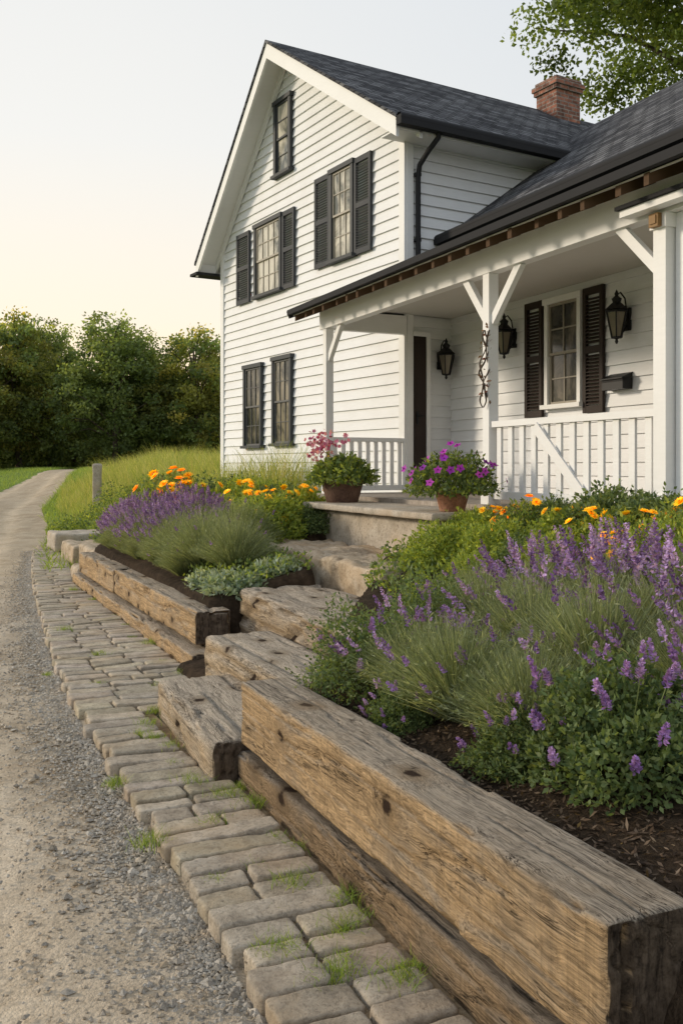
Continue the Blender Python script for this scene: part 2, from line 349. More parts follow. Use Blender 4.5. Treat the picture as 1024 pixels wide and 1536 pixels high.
sc_=np.array([-x for x in geo(14,400,1.5)][::-1]+list(np.arange(-13,-4,.4))+list(np.arange(-4,12,.06))+list(np.arange(12,40,.4))+geo(40,700,.8))
wc_=np.array([-x for x in geo(12,500,.8)][::-1]+list(np.arange(-11.5,-1,.25))+list(np.arange(-1,5.5,.05))+list(np.arange(5.6,14,.5))+geo(14.5,500,1.2))
S,W=np.meshgrid(sc_,wc_,indexing='ij');P=G.pt(S,W,0.0);X,Y=P[...,0],P[...,1]
P[...,2]=H(X,Y)-.09*road_mask(X,Y)-.03*((W<.0)&(S<16))
a,b=S.shape;idx=np.arange(a*b).reshape(a,b);F=np.stack([idx[:-1,:-1],idx[:-1,1:],idx[1:,1:],idx[1:,:-1]],-1).reshape(-1,4)[:,::-1]
fc=P.reshape(-1,3)[F].mean(1);fs,fw=sw(fc[:,0],fc[:,1])
soilm=((fs<9.5)&(fw<3.8)&(fw>.05)&(fs>-4))[:,None]
gcol=np.where(soilm,np.array([.060,.042,.029]),np.array([.17,.23,.055]))
mb=MB();mb.add(P.reshape(-1,3),F,0,gcol,True);ground=mb.build('ground',[M_ground]);meta(ground,kind='structure')
# road
ys=np.concatenate([np.arange(-4,22,.12),np.arange(22,150,1.)]);us=np.linspace(0,1,70)
Yr,U=np.meshgrid(ys,us,indexing='ij');xr=np.interp(ys,RY,RR)[:,None]+.1;xl=np.interp(ys,RY,RL)[:,None]
Xr=xl+(xr-xl)*U
rutx=np.abs(np.abs(Xr-(xr-1.75))-.75)
Zr=H(Xr,Yr)-.025*(1-ss(Yr,16,24))+.018*fbm(np.stack([Xr*1.5,Yr*1.5,0*Xr],-1))-.025*np.exp(-(rutx/.22)**2)
a,b=Yr.shape;idx=np.arange(a*b).reshape(a,b);F=np.stack([idx[:-1,:-1],idx[:-1,1:],idx[1:,1:],idx[1:,:-1]],-1).reshape(-1,4)
PR=np.stack([Xr,Yr,Zr],-1).reshape(-1,3);rf=rutx.reshape(-1)[F].mean(1);df=(xr-Xr).reshape(-1)[F].mean(1);fy=Yr.reshape(-1)[F].mean(1)
rc=.94+.22*np.exp(-(rf/.28)**2)-.10*np.exp(-(df/.4)**2)*(fy<18)
rc=rc*(1-.14*ss(fy,12,26))
rc=rc[:,None]*np.array([1,1,1])*np.where((fy>14)[:,None],np.array([1,.98,.94]),1)
mb=MB();mb.add(PR,F,0,rc,True);meta(mb.build('gravel_road',[M_road]),kind='structure')
# ---------------------------------------------------------------- cobble path
def pl(s): return np.interp(s,[-4,-1.83,1.96,3.88,6.74,10.3,13.7,15.5],[-.54,-.55,-.54,-.44,-.22,.07,.46,.75])
def pr(s): return np.interp(s,[-4,-.02,.0,1.5,1.54,2.1,2.6,8.6,10,13.7,15.5],[-.05,-.05,-.12,-.18,.30,.32,.42,.42,.6,1.0,1.25])
mb=MB()
sv=np.arange(-3.6,15.4,.1);L_=pl(sv)+.05;R_=pr(sv)+.07
V=np.concatenate([G.pt(sv,L_,.008),G.pt(sv,R_,.016)]);n=len(sv);i=np.arange(n-1)
mb.add(V,np.stack([i,i+n,i+n+1,i+1],-1),1,(.62,.56,.46),True)
s=-3.5
while s<15.2:
    pitch=rng.uniform(.128,.165); l=pl(s)+rng.uniform(-.045,.02);r=pr(s+pitch*.5);width=r-l
    k=max(1,int(round(width/rng.uniform(.26,.37)))) if width>.3 else 1
    cuts=np.sort(np.concatenate([[l],l+width*(np.arange(1,k)/k+rng.uniform(-.14,.14,k-1)/max(1,k-1)),[r]]))
    near=s<4
    for q in range(k):
        w0,w1=cuts[q],cuts[q+1];g=rng.uniform(.009,.018)
        hx=(pitch-g)/2;hy=(w1-w0-g)/2
        if hy<.03: continue
        rr=rng.uniform(.011,.018)
        V,F,D=gridbox((hx,hy,.055),rr,(.014,.016,.04) if near else (.06,.09,.1))
        off=rng.uniform(0,100,3)
        side=1-np.abs(D[:,2])*.4
        V=V+D*((fbm(V*11+off)*.008+fbm(V*30+off)*.005)*side)[:,None]
        cn=np.clip((np.abs(V[:,0])/hx+np.abs(V[:,1])/hy-1.6)/.4,0,1)*rng.uniform(0,.07);V[:,:2]*=(1-cn)[:,None]
        V[:,0]*=1+.06*V[:,1]/hy*rng.uniform(-1,1)
        an=rng.normal(0,.018);ca,sa=math.cos(an),math.sin(an)
        tx,ty=rng.normal(0,.035),rng.normal(0,.025)
        zz=V[:,2]+V[:,0]*tx+V[:,1]*ty
        sx=V[:,0]*ca-V[:,1]*sa;wy=V[:,0]*sa+V[:,1]*ca
        zc=-.012+rng.uniform(-.007,.007)
        pts=G.pt(s+pitch/2+sx,(w0+w1)/2+wy,zz+zc)
        base=rng.uniform(.78,1.1);col=np.array([1,rng.uniform(.955,.99),rng.uniform(.86,.96)])*base
        mb.add(pts,F,0,col,True)
    s+=pitch
path=mb.build('cobblestone_path',[M_cob,M_rock]);meta(path,kind='structure')
# ---------------------------------------------------------------- rough blocks
def block(name,s0,s1,w0,w1,z0,z1,mat,r=.015,amp=.006,res=(.05,.03,.03),wood=True,yaw=0,tilt=0,seed=0,label=None,cat=None,group=None):
    h=((s1-s0)/2,(w1-w0)/2,(z1-z0)/2);V,F,D=gridbox(h,r,res)
    if wood:
        n=fbm(V*np.array([1.3,13,13])+seed*7.3)*.8+fbm(V*np.array([3,40,40])+seed)*.35
        cr=np.abs(vn(V*np.array([.7,13,13])+seed*3.1+50));n=n-1.6*(cr<.05)
        bow=fbm(V*np.array([.9,.5,.5])+seed*11)*.016
        edge=np.minimum(np.abs(D[:,1]),np.abs(D[:,2]))
        chip=-.034*ss(fbm(V*np.array([4,9,9])+seed*5),.05,.5)*(edge>.15)
        V=V+D*(n*amp+bow+chip)[:,None]
        em=np.abs(D[:,0])>.8;V=V+D*(em*(fbm(V*np.array([1,30,6])+seed)*.014-.028*(np.abs(vn(V*np.array([1,9,2.5])+seed))<.09)))[:,None]
    else:
        V=V+D*(fbm(V*5+seed*7.3,o=4)*amp+fbm(V*22+seed,o=3)*amp*.3)[:,None]
    V[:,2]+=V[:,0]*tilt
    mb=MB();mb.add(V,F,0,(1,1,1),True);ob=mb.build(name,[mat])
    c=G.pt((s0+s1)/2,(w0+w1)/2,(z0+z1)/2);ob.location=c;ob.rotation_euler=(0,0,math.atan2(.913,-.407)+yaw)
    return meta(ob,label,cat,group)
tg='timbers of the retaining wall'
block('retaining_wall_timber',-2.76,-.0,-.015,.25,.215,.53,M_timber,.014,.006,(.02,.009,.009),seed=1,label='huge weathered tan timber on top of the garden retaining wall',cat='timber beam',group=tg)
block('retaining_wall_timber',-3.1,.02,-.03,.25,-.10,.180,M_timber2,.022,.007,(.025,.012,.012),seed=2,label='darker lower timber half buried beside the cobblestone path',cat='timber beam',group=tg)
block('retaining_wall_timber',2.75,6.15,.5,.8,.185,.46,M_timber,.02,.010,(.04,.018,.018),seed=3,label='weathered timber with a cracked dark end above the path',cat='timber beam',group=tg)
block('retaining_wall_timber',6.19,8.5,.49,.78,.185,.45,M_timber,.02,.010,(.06,.03,.03),seed=4,yaw=.012,label='shorter weathered timber edging the lavender bed',cat='timber beam',group=tg)
block('retaining_wall_timber',2.55,8.7,.42,.70,-.09,.160,M_timber,.02,.010,(.05,.02,.02),seed=5,label='long lower timber lying beside the cobblestone path',cat='timber beam',group=tg)
sg='steps up to the porch'
block('timber_step',0.03,1.54,-.11,.42,-.09,.22,M_stepm,.035,.013,(.03,.02,.02),seed=6,yaw=-.05,label='worn tan timber block forming the lowest garden step',cat='step',group=sg)
block('timber_step',.04,2.02,.38,.90,.0,.40,M_stepm,.035,.013,(.04,.02,.02),seed=7,yaw=.012,label='worn timber block forming the second garden step',cat='step',group=sg)
block('timber_step',.7,2.94,.92,1.65,.1,.59,M_stepd,.04,.024,(.04,.03,.03),seed=8,yaw=-.01,label='rough brown timber slab forming the third garden step',cat='step',group=sg)
block('stone_step',2.0,4.9,1.75,2.6,.3,.80,M_rock,.035,.06,(.05,.04,.03),wood=False,seed=9,label='broad rough stone step below the porch landing',cat='step',group=sg)
bg='stone blocks along the path'
block('stone_block',8.9,9.5,.5,.85,-.05,.20,M_rock,.07,.03,(.06,.05,.05),wood=False,seed=12,label='rounded brown stone block at the edge of the path',cat='stone block',group=bg)
block('stone_block',9.0,10.4,.75,1.25,.05,.42,M_rock,.05,.03,(.06,.05,.05),wood=False,seed=13,label='squared stone block in the grass bank beside the path',cat='stone block',group=bg)
block('stone_block',11.0,12.3,.75,1.3,0,.33,M_rock,.05,.03,(.06,.05,.05),wood=False,seed=14,label='squared stone block in the grass bank beside the path',cat='stone block',group=bg)
block('stone_block',13.2,14.3,.75,1.75,.05,.38,M_conc,.05,.03,(.06,.05,.05),wood=False,seed=15,label='flat pale stone block at the end of the path',cat='stone block',group=bg)
land=empty('porch_landing',G.pt(4,2.9,.8),'pale stone landing slab on a rounded base before the porch','landing')
lb=block('landing_base',2.55,5.3,2.6,3.26,.5,1.135,M_conc,.06,.02,(.08,.06,.05),wood=False,seed=20);lb.name='base'
ls=block('landing_slab',2.45,5.4,2.46,3.24,1.14,1.205,M_conc,.02,.006,(.08,.06,.03),wood=False,seed=21);ls.name='slab'
for q in(lb,ls):
    q.parent=land;q.matrix_parent_inverse=Matrix.Translation(land.location).inverted()
# ---------------------------------------------------------------- HOUSE
house=empty('farmhouse',(1.0,14.0,1.1),'white clapboard two-storey farmhouse with dark roof and front porch','house')
def siding(mb,F,rng_fn,z0,z1,ex=.155,off=0.0,mat=0):
    z=z0;Q=[]
    while z<z1-1e-4:
        zt=min(z+ex,z1);a0,a1=rng_fn(z);b0,b1=rng_fn(zt)
        if a1-a0>.05:
            if b1<b0: b0=b1=(b0+b1)/2
            fl=off+.030;bk=off+.002
            q1=[F.pt(a0,fl,z),F.pt(a1,fl,z),F.pt(b1,bk,zt),F.pt(b0,bk,zt)]
            q2=[F.pt(a0,off-.01,z),F.pt(a1,off-.01,z),F.pt(a1,fl,z),F.pt(a0,fl,z)]
            Q+= [q1,q2] if F.det<0 else [q1[::-1],q2[::-1]]
        z=zt
    mb.quads(np.array(Q),mat)
RS=3.39;RZ=8.68;sr=.638;sl=1.0065
def grange(z):
    zt=z+.12
    a0=max(0.0,RS-(RZ-zt)/sr);a1=min(6.2,RS+(RZ-zt)/sl);return a0,a1
mb=MB();siding(mb,GA,grange,.9,8.5)
wall=mb.build('gable_wall',[M_white],house)
mb=MB();siding(mb,SI,lambda z:(0,7.4),.9,6.5)
box(mb,SI,.02,7.4,-6.2,-.02,.5,5.7)
swall=mb.build('side_wall',[M_white],house)
mb=MB();box(mb,GA,-.035,.10,-.0,.045,.9,6.34);mb.build('corner_board',[M_trim],house)
mb=MB();box(mb,SI,.0,.10,-.0,.045,.9,6.34);mb.build('corner_board',[M_trim],house)
mb=MB();box(mb,GA,6.1,6.235,-.05,.045,.9,5.75);mb.build('corner_board',[M_trim],house)
def gp(s,z,b): return GA.pt(s,b,z)
mb=MB()
fr=.48;bk=-7.6
slab(mb,[gp(-.47,RZ-(RS+.47)*sr,fr),gp(RS,RZ,fr),gp(RS,RZ,bk),gp(-.47,RZ-(RS+.47)*sr,bk)][::-1],.05,0)
slab(mb,[gp(RS,RZ,fr),gp(6.5,RZ-(6.5-RS)*sl,fr),gp(6.5,RZ-(6.5-RS)*sl,bk),gp(RS,RZ,bk)][::-1],.05,0)
roof=mb.build('roof',[M_sh1],house)
mb=MB()
for (sa,sb) in((-.44,RS),(RS,6.47)):
    za=min(RZ-(RS-sa)*sr,RZ-(sa-RS)*sl);zb=min(RZ-(RS-sb)*sr,RZ-(sb-RS)*sl)
    slab(mb,[gp(sa,za-.052,.455),gp(sb,zb-.052,.455),gp(sb,zb-.052,.41),gp(sa,za-.052,.41)],.25,0)
    slab(mb,[gp(sa,za-.055,.41),gp(sb,zb-.055,.41),gp(sb,zb-.055,-.01),gp(sa,za-.055,-.01)],.04,0)
    slab(mb,[gp(sa,za-.10,.075),gp(sb,zb-.10,.075),gp(sb,zb-.10,.03),gp(sa,za-.10,.03)],.16,0)
ze=RZ-(RS+.44)*sr
slab(mb,[gp(-.44,ze-.055,.41),gp(-.44,ze-.055,bk+.1),gp(-.40,ze-.055,bk+.1),gp(-.40,ze-.055,.41)],.13,0)
slab(mb,[gp(-.40,ze-.17,.40),gp(-.40,ze-.17,bk+.1),gp(.0,ze-.17,bk+.1),gp(.0,ze-.17,.40)],.02,0)
zl=RZ-(6.47-RS)*sl
slab(mb,[gp(6.43,zl-.04,.41),gp(6.43,zl-.04,bk+.1),gp(6.47,zl-.06,bk+.1),gp(6.47,zl-.06,.41)],.2,0)
mb.build('rake_board',[M_trim],roof)
def gutter(name,p0,p1,par,w=.12,h=.1):
    mb=MB();bar(mb,p0,p1,w,h,0)
    if h>.08:
        p0=np.array(p0);p1=np.array(p1);tube(mb,[p0+[0,0,.03],p1+[0,0,.03]],w*.56,8,0)
    return mb.build(name,[M_gutter],par)
gutter('gutter',gp(-.52,ze-.11,.47),gp(-.52,ze-.11,bk),roof,.12,.12)
gutter('gutter',gp(6.50,zl-.25,.50),gp(6.50,zl-.25,bk),roof,.34,.05)
mb=MB();tube(mb,[SI.pt(.2,.50,ze-.13),SI.pt(.2,.48,ze-.22),SI.pt(.17,.28,ze-.36),SI.pt(.15,.12,ze-.5),SI.pt(.15,.085,ze-.65),SI.pt(.15,.085,4.0)],.036,10,0)
for z in(5.6,4.7):box(mb,SI,.105,.195,.03,.10,z,z+.04)
mb.build('downspout',[M_gutter],house)
mb=MB()
box(mb,SI,5.50,6.12,-3.42,-2.86,7.2,8.92);box(mb,SI,5.46,6.16,-3.46,-2.82,8.922,9.0);box(mb,SI,5.43,6.19,-3.49,-2.79,9.002,9.09);box(mb,SI,5.48,6.14,-3.44,-2.84,9.092,9.17)
mb.build('chimney',[M_brick],roof)
def window(F,a0,a1,z0,z1,cols,rows,off=.028,casing=None,sash=None,par=house,cw=.07,gl=None,mt=.008):
    casing=casing or M_slate;sash=sash or M_sash
    mb=MB();o=off
    box(mb,F,a0,a0+cw,o-.05,o+.055,z0,z1);box(mb,F,a1-cw,a1,o-.05,o+.055,z0,z1)
    box(mb,F,a0-.02,a1+.02,o-.05,o+.07,z1,z1+.07);box(mb,F,a0-.035,a1+.035,o-.05,o+.095,z0-.05,z0)
    w=mb.build('window',[casing],par)
    ia0,ia1=a0+cw,a1-cw;zm=(z0+z1)/2
    mb=MB();t=.032
    for (b0,b1,za,zb) in((o-.005,o+.02,z0,zm+.015),(o+.008,o+.034,zm-.015,z1)):
        box(mb,F,ia0,ia0+t,b0,b1,za,zb);box(mb,F,ia1-t,ia1,b0,b1,za,zb)
        box(mb,F,ia0+t,ia1-t,b0,b1,za,za+t);box(mb,F,ia0+t,ia1-t,b0,b1,zb-t,zb)
        for i in range(1,cols):
            x=ia0+t+(ia1-ia0-2*t)*i/cols;box(mb,F,x-mt,x+mt,b0+.004,b1-.004,za+t,zb-t)
        for j in range(1,rows):
            z=za+(zb-za)*j/rows
            for i in range(cols):
                xa=ia0+t+(ia1-ia0-2*t)*i/cols+mt;xb=ia0+t+(ia1-ia0-2*t)*(i+1)/cols-mt
                box(mb,F,xa,xb,b0+.005,b1-.005,z-mt,z+mt)
    mb.build('sash',[sash],w)
    mb=MB();box(mb,F,ia0,ia1,o-.02,o+.003,z0,zm);box(mb,F,ia0,ia1,o-.008,o+.016,zm,z1)
    mb.build('glass_pane',[gl or M_glass],w)
    return w
def shutter(F,a0,a1,z0,z1,off=.03,mat=None,par=house):
    mb=MB();t=.055;o=off;d=.04
    box(mb,F,a0,a0+t,o,o+d,z0,z1);box(mb,F,a1-t,a1,o,o+d,z0,z1)
    zm=(z0+z1)/2
    for z in(z0,zm-.035,z1-.08):box(mb,F,a0+t,a1-t,o+.002,o+d-.002,z,z+.08)
    z=z0+.1
    while z<z1-.1:
        if abs(z-zm)>.05:
            V=np.array([F.pt(a0+t,o+.003,z+.028),F.pt(a1-t,o+.003,z+.028),F.pt(a1-t,o+d-.004,z),F.pt(a0+t,o+d-.004,z)])
            slab(mb,V,.009,0)
        z+=.04
    return mb.build('shutter',[mat or M_shut],par)
window(GA,3.27,3.89,6.6,7.8,1,2,cw=.08,sash=M_slate)
window(GA,1.27,1.97,4.78,6.12,3,2);shutter(GA,.80,1.25,4.74,6.17);shutter(GA,1.99,2.46,4.74,6.17)
window(GA,3.61,4.68,4.65,5.86,4,2);shutter(GA,3.16,3.59,4.6,5.92);shutter(GA,4.90,5.45,4.6,5.9)
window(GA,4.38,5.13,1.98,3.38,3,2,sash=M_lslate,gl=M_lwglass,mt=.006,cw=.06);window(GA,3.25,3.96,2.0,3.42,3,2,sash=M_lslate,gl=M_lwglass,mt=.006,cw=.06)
# ---- wing
mb=MB();siding(mb,WI,lambda z:(-2.5,7.35),1.2,4.72,.15)
box(mb,WI,-2.5,7.3,-6.8,-.02,.5,4.6)
wing=mb.build('wing_wall',[M_white],house)
WZ=4.80;WR=7.32;w_e=5.2;w_r=8.8
def g3(s,w,z): return G.pt(s,w,z)
mb=MB()
slab(mb,[g3(-2.8,w_e,WZ),g3(9.6,w_e,WZ),g3(9.6,w_r,WR),g3(-2.8,w_r,WR)][::-1],.06)
slab(mb,[g3(-2.8,w_r,WR),g3(9.6,w_r,WR),g3(9.6,12.3,WZ),g3(-2.8,12.3,WZ)][::-1],.06)
wroof=mb.build('wing_roof',[M_sh2],house)
gutter('gutter',g3(-2.8,w_e-.06,WZ-.05),g3(7.05,w_e-.06,WZ-.05),wroof,.11,.10)
mb=MB();slab(mb,[g3(-2.8,w_e+.02,WZ-.07),g3(7.2,w_e+.02,WZ-.07),g3(7.2,5.38,WZ-.07),g3(-2.8,5.38,WZ-.07)],.2);mb.build('fascia',[M_gutter],wroof)
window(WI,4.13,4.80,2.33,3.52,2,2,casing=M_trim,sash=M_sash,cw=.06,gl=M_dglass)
shutter(WI,3.76,4.10,2.2,3.6,mat=M_brown);shutter(WI,4.87,5.22,2.2,3.6,mat=M_brown)
mb=MB();box(mb,SI,.10,.31,.0,.05,1.27,3.4);door=mb.build('door',[M_brown],house)
mb=MB();box(mb,SI,.11,.30,.051,.062,1.35,2.2);box(mb,SI,.11,.30,.051,.062,2.35,3.3);mb.build('door_panel',[M_brown],door)
mb=MB();box(mb,SI,.14,.17,.063,.075,2.18,2.36);tube(mb,[SI.pt(.155,.075,2.3),SI.pt(.155,.12,2.3),SI.pt(.22,.125,2.3)],.011,8);mb.build('handle',[M_iron],door)
mb=MB();box(mb,SI,.31,.37,.0,.07,1.27,3.46);box(mb,SI,.09,.31,.0,.07,3.4,3.46);mb.build('door_frame',[M_trim],door)
def lantern(F,a,z,off):
    mb=MB()
    def ring(zz,r):return np.array([F.pt(a+r*math.cos(t),off+.15+r*math.sin(t),zz) for t in np.arange(6)*math.pi/3+.3])
    z0=z-.2;A=ring(z0,.055);B=ring(z0+.27,.115);C_=ring(z0+.29,.135);D=ring(z0+.37,.045)
    for i in range(6):
        j=(i+1)%6;bar(mb,A[i],B[i],.014,.014);bar(mb,A[i],A[j],.014,.014);bar(mb,B[i],B[j],.018,.018)
    i=np.arange(6);j=(i+1)%6
    mb.add(np.concatenate([C_,D]),np.stack([i,j,j+6,i+6],-1));mb.add(C_,[[0,1,2,3],[0,3,4,5]]);mb.add(A,[[0,1,2,3],[0,3,4,5]])
    mb.add(np.concatenate([D,ring(z0+.41,.06)]),np.stack([i,j,j+6,i+6],-1));mb.add(ring(z0+.41,.06),[[0,1,2,3],[0,3,4,5]])
    c=F.pt(a,off+.15,0);lathe(mb,(c[0],c[1],z0+.41),[(.05,0),(.018,.03),(.024,.05),(.006,.09),(0,.10)],8)
    lathe(mb,(c[0],c[1],z0-.07),[(0,0),(.012,.01),(.02,.03),(.012,.05),(.05,.07)],8)
    box(mb,F,a-.045,a+.045,off-.01,off+.02,z-.12,z+.12)
    tube(mb,[F.pt(a,off+.015,z-.06),F.pt(a,off+.06,z-.13),F.pt(a,off+.10,z-.16),F.pt(a,off+.14,z-.19)],.01,8)
    tube(mb,[F.pt(a,off+.015,z+.08),F.pt(a,off+.04,z+.22),F.pt(a,off+.10,z+.28),F.pt(a,off+.15,z+.25)],.009,8)
    o=mb.build('wall_lantern',[M_iron],house)
    mb=MB();A=ring(z0+.01,.05);B=ring(z0+.26,.107);mb.add(np.concatenate([A,B]),np.stack([i,j,j+6,i+6],-1));mb.build('lantern_glass',[M_lglass],o)
    mb=MB();lathe(mb,(c[0],c[1],z0+.01),[(.014,0),(.014,.1),(.004,.12)],8);mb.build('candle',[M_ceil],o)
lantern(WI,3.4,3.16,.028);lantern(WI,5.50,3.22,.028);lantern(SI,.56,3.08,.028)
# ---- porch
mb=MB();box(mb,G,-1.6,7.0,3.24,5.4,1.18,1.25,0)
porch=mb.build('porch_deck',[M_deck],house)
mb=MB();box(mb,G,-1.6,7.0,3.3,3.34,.5,1.18,0);mb.build('porch_skirt',[M_trim],porch)
PW=3.4
for s_ in(6.85,3.0,.72):
    mb=MB();h=.052 if s_>1 else .062
    box(mb,G,s_-h,s_+h,PW-h,PW+h,1.25,3.40);box(mb,G,s_-h-.014,s_+h+.014,PW-h-.014,PW+h+.014,1.25,1.40)
    if s_<1: box(mb,G,s_-h-.018,s_+h+.018,PW-h-.018,PW+h+.018,3.30,3.4)
    mb.build('porch_post',[M_trim],porch)
mb=MB();box(mb,G,-1.6,7.0,PW-.06,PW+.06,3.402,3.66)
p0=G.pt(6.93,PW+.07,3.53);p1=np.array([.86,12.93,3.53]);bar(mb,p0,p1,.1,.25);mb.build('porch_beam',[M_trim],porch)
def brace(s0,z0,s1,z1):
    mb=MB();bar(mb,G.pt(s0,PW,z0),G.pt(s1,PW,z1),.055,.08,up=(0,0,1));mb.build('brace',[M_trim],porch)
brace(6.8,3.0,6.42,3.42);brace(3.05,2.98,3.42,3.42);brace(2.95,2.95,2.5,3.42);brace(.76,3.0,1.2,3.42)
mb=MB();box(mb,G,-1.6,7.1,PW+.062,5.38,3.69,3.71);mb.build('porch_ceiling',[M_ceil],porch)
ez,ew=3.64,2.98;uz,uw=4.62,5.42
mb=MB()
slab(mb,[g3(-1.8,ew,ez),g3(7.12,ew,ez),g3(7.12,uw,uz),g3(-1.8,uw,uz)][::-1],.045)
proof=mb.build('porch_roof',[M_sh2],porch)
mb=MB();bar(mb,g3(-1.8,ew-.02,ez-.015),g3(7.14,ew-.02,ez-.015),.05,.065);mb.build('drip_edge',[M_gutter],proof)
mb=MB();bar(mb,g3(7.16,ew-.02,ez-.04),g3(7.16,5.3,uz-.08),.04,.10);mb.build('rake_edge',[M_gutter],proof)
mb=MB();sl_=(uz-ez)/(uw-ew)
for s_ in np.arange(-1.5,7.1,.33):
    s_=s_+rng.uniform(-.03,.03);o_=rng.uniform(0,.05);hw=rng.uniform(.022,.032)
    V=[g3(s_-hw,ew+.02+o_,ez-.055+sl_*o_),g3(s_+hw,ew+.02+o_,ez-.055+sl_*o_),g3(s_+hw,PW+.05,ez-.06+sl_*.46),g3(s_-hw,PW+.05,ez-.06+sl_*.46)]
    slab(mb,V,.085)
mb.build('rafter_tails',[M_raft],proof)
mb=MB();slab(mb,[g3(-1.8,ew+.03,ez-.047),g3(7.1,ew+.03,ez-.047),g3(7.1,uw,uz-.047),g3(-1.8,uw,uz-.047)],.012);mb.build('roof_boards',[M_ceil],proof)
mb=MB();V=np.array([G.pt(6.98,PW+.1,3.67),G.pt(6.98,4.6,3.67),G.pt(6.98,4.6,4.2),G.pt(6.98,PW+.1,3.72)]);slab(mb,V,.02,0,(.407,-.913,0));mb.build('porch_gap_shade_panel',[M_slate],porch)  # dark sheet added for the shade in the gap above the end beam
def railing(F,a0,a1,b,zb,zt,name='railing',gate=False,sp=.15,hw=.03):
    mb=MB();box(mb,F,a0,a1,b-.035,b+.035,zt-.055,zt);box(mb,F,a0,a1,b-.022,b+.022,zb,zb+.07)
    n=int((a1-a0)/sp)
    for i in range(n):
        x=a0+(i+.5)*(a1-a0)/n;box(mb,F,x-hw,x+hw,b-.012,b+.012,zb+.071,zt-.056)
    if gate: bar(mb,F.pt(a0+1.45,b-.035,zt-.07),F.pt(a0+.75,b-.035,zb+.02),.02,.09)
    return mb.build(name,[M_trim],porch)
railing(G,.80,2.93,PW,1.30,2.02,gate=True,sp=.168,hw=.034)
dd=np.array([.86+.174,12.98-12.42]);ln=np.linalg.norm(dd);dd/=ln
railing(Fr((-.16,12.45),tuple(dd),(dd[1],-dd[0])),.02,ln-.03,0,1.28,1.99,sp=.12)
mb=MB();siding(mb,Fr(tuple(G.pt(0,3.48,0)[:2]),(-.407,.913),(-.913,-.407)),lambda z:(-1.6,.62),1.25,3.4,.15);box(mb,G,.56,.645,3.42,3.5,1.25,3.4);mb.build('porch_side_wall',[M_white],porch)
mb=MB();box(mb,G,.2,.98,3.2,3.3,3.42,3.47);box(mb,G,.17,1.0,3.17,3.33,3.472,3.50,1);mb.build('porch_cornice',[M_trim,M_gutter],porch)
mb=MB();box(mb,G,.675,.765,3.28,3.318,3.305,3.40);box(mb,G,.69,.75,3.272,3.28,3.325,3.385);mb.build('post_plaque',[M_plaq],porch)
mb=MB();box(mb,WI,3.33,3.66,.03,.16,2.42,2.54);V=np.array([WI.pt(3.32,.03,2.60),WI.pt(3.67,.03,2.60),WI.pt(3.67,.18,2.54),WI.pt(3.32,.18,2.54)]);slab(mb,V,.012);slab(mb,[WI.pt(3.33,.03,2.588),WI.pt(3.66,.03,2.588),WI.pt(3.66,.16,2.54),WI.pt(3.33,.16,2.54)],.04)
meta(mb.build('mailbox',[M_iron]),'small black metal mailbox mounted on the clapboard wall','mailbox')
# ---------------------------------------------------------------- vegetation generators
def kites(mb,P,D,N,L,W,col,mat=0):
    P=np.asarray(P);n=len(P);L=np.broadcast_to(L,(n,))[:,None];W=np.broadcast_to(W,(n,))[:,None]
    Sd=nrm(np.cross(D,N));m=P+D*L*.45
    mb.quads(np.stack([P,m+Sd*W/2,P+D*L,m-Sd*W/2],1),mat,col)
def strips(mb,A,B,Cc,w,col,k=3,mat=0,taper=True):
    n=len(A);T=np.linspace(0,1,k+1);sd=rng.normal(size=(n,3));d=nrm(Cc-A);sd=nrm(np.cross(d,sd))
    w=np.broadcast_to(w,(n,))[:,None]
    pts=[(1-t)**2*A+2*t*(1-t)*B+t*t*Cc for t in T];ws=[w*(1-.85*t if taper else 1) for t in T]
    for i in range(k):
        mb.quads(np.stack([pts[i]-sd*ws[i]/2,pts[i]+sd*ws[i]/2,pts[i+1]+sd*ws[i+1]/2,pts[i+1]-sd*ws[i+1]/2],1),mat,col)
    return pts
def pal(n,cols,var=.25):
    c=np.array(cols);i=rng.integers(0,len(c),n);j=rng.integers(0,len(c),n);t=rng.random((n,1))
    return (c[i]*(1-t)+c[j]*t)*(1+rng.uniform(-var,var,(n,1)))
def rdir(n): return nrm(rng.normal(size=(n,3)))
GG=[(.15,.19,.10),(.21,.25,.14),(.32,.35,.22),(.16,.20,.11)]
GB=[(.27,.33,.05),(.18,.25,.05),(.36,.40,.08),(.13,.19,.04)]
GD=[(.06,.10,.04),(.095,.14,.05),(.14,.19,.075),(.18,.225,.09)]
SV=[(.27,.33,.24),(.35,.40,.32),(.18,.25,.16)]
PU=[(.25,.15,.38),(.33,.215,.48),(.18,.10,.29),(.42,.30,.56)]
def spikes(mb,P,D,L,R,K,cols,fs=.016):
    n=len(P);t=np.tile(np.linspace(0,1,K),(n,1))+rng.uniform(-.02,.02,(n,K))
    b=P[:,None]+D[:,None]*(t*L[:,None])[...,None]
    o=rng.normal(size=(n,K,3));o=nrm(o-D[:,None]*(o*D[:,None]).sum(-1,keepdims=True))
    rr=R*(1-.65*t**1.5)
    c=np.repeat(pal(n,cols,.2)[:,None],K,1)*(rng.uniform(.55,1.4,(n,K,1)))
    Pp=(b+o*rr[...,None]*.2).reshape(-1,3);Dd=nrm(o*1.0+D[:,None]*.7+rng.normal(size=o.shape)*.3).reshape(-1,3)
    kites(mb,Pp,Dd,nrm(np.repeat(D,K,0)+rng.normal(size=(n*K,3))*.5),(rr.reshape(-1)*1.2+.003),fs,c.reshape(-1,3))
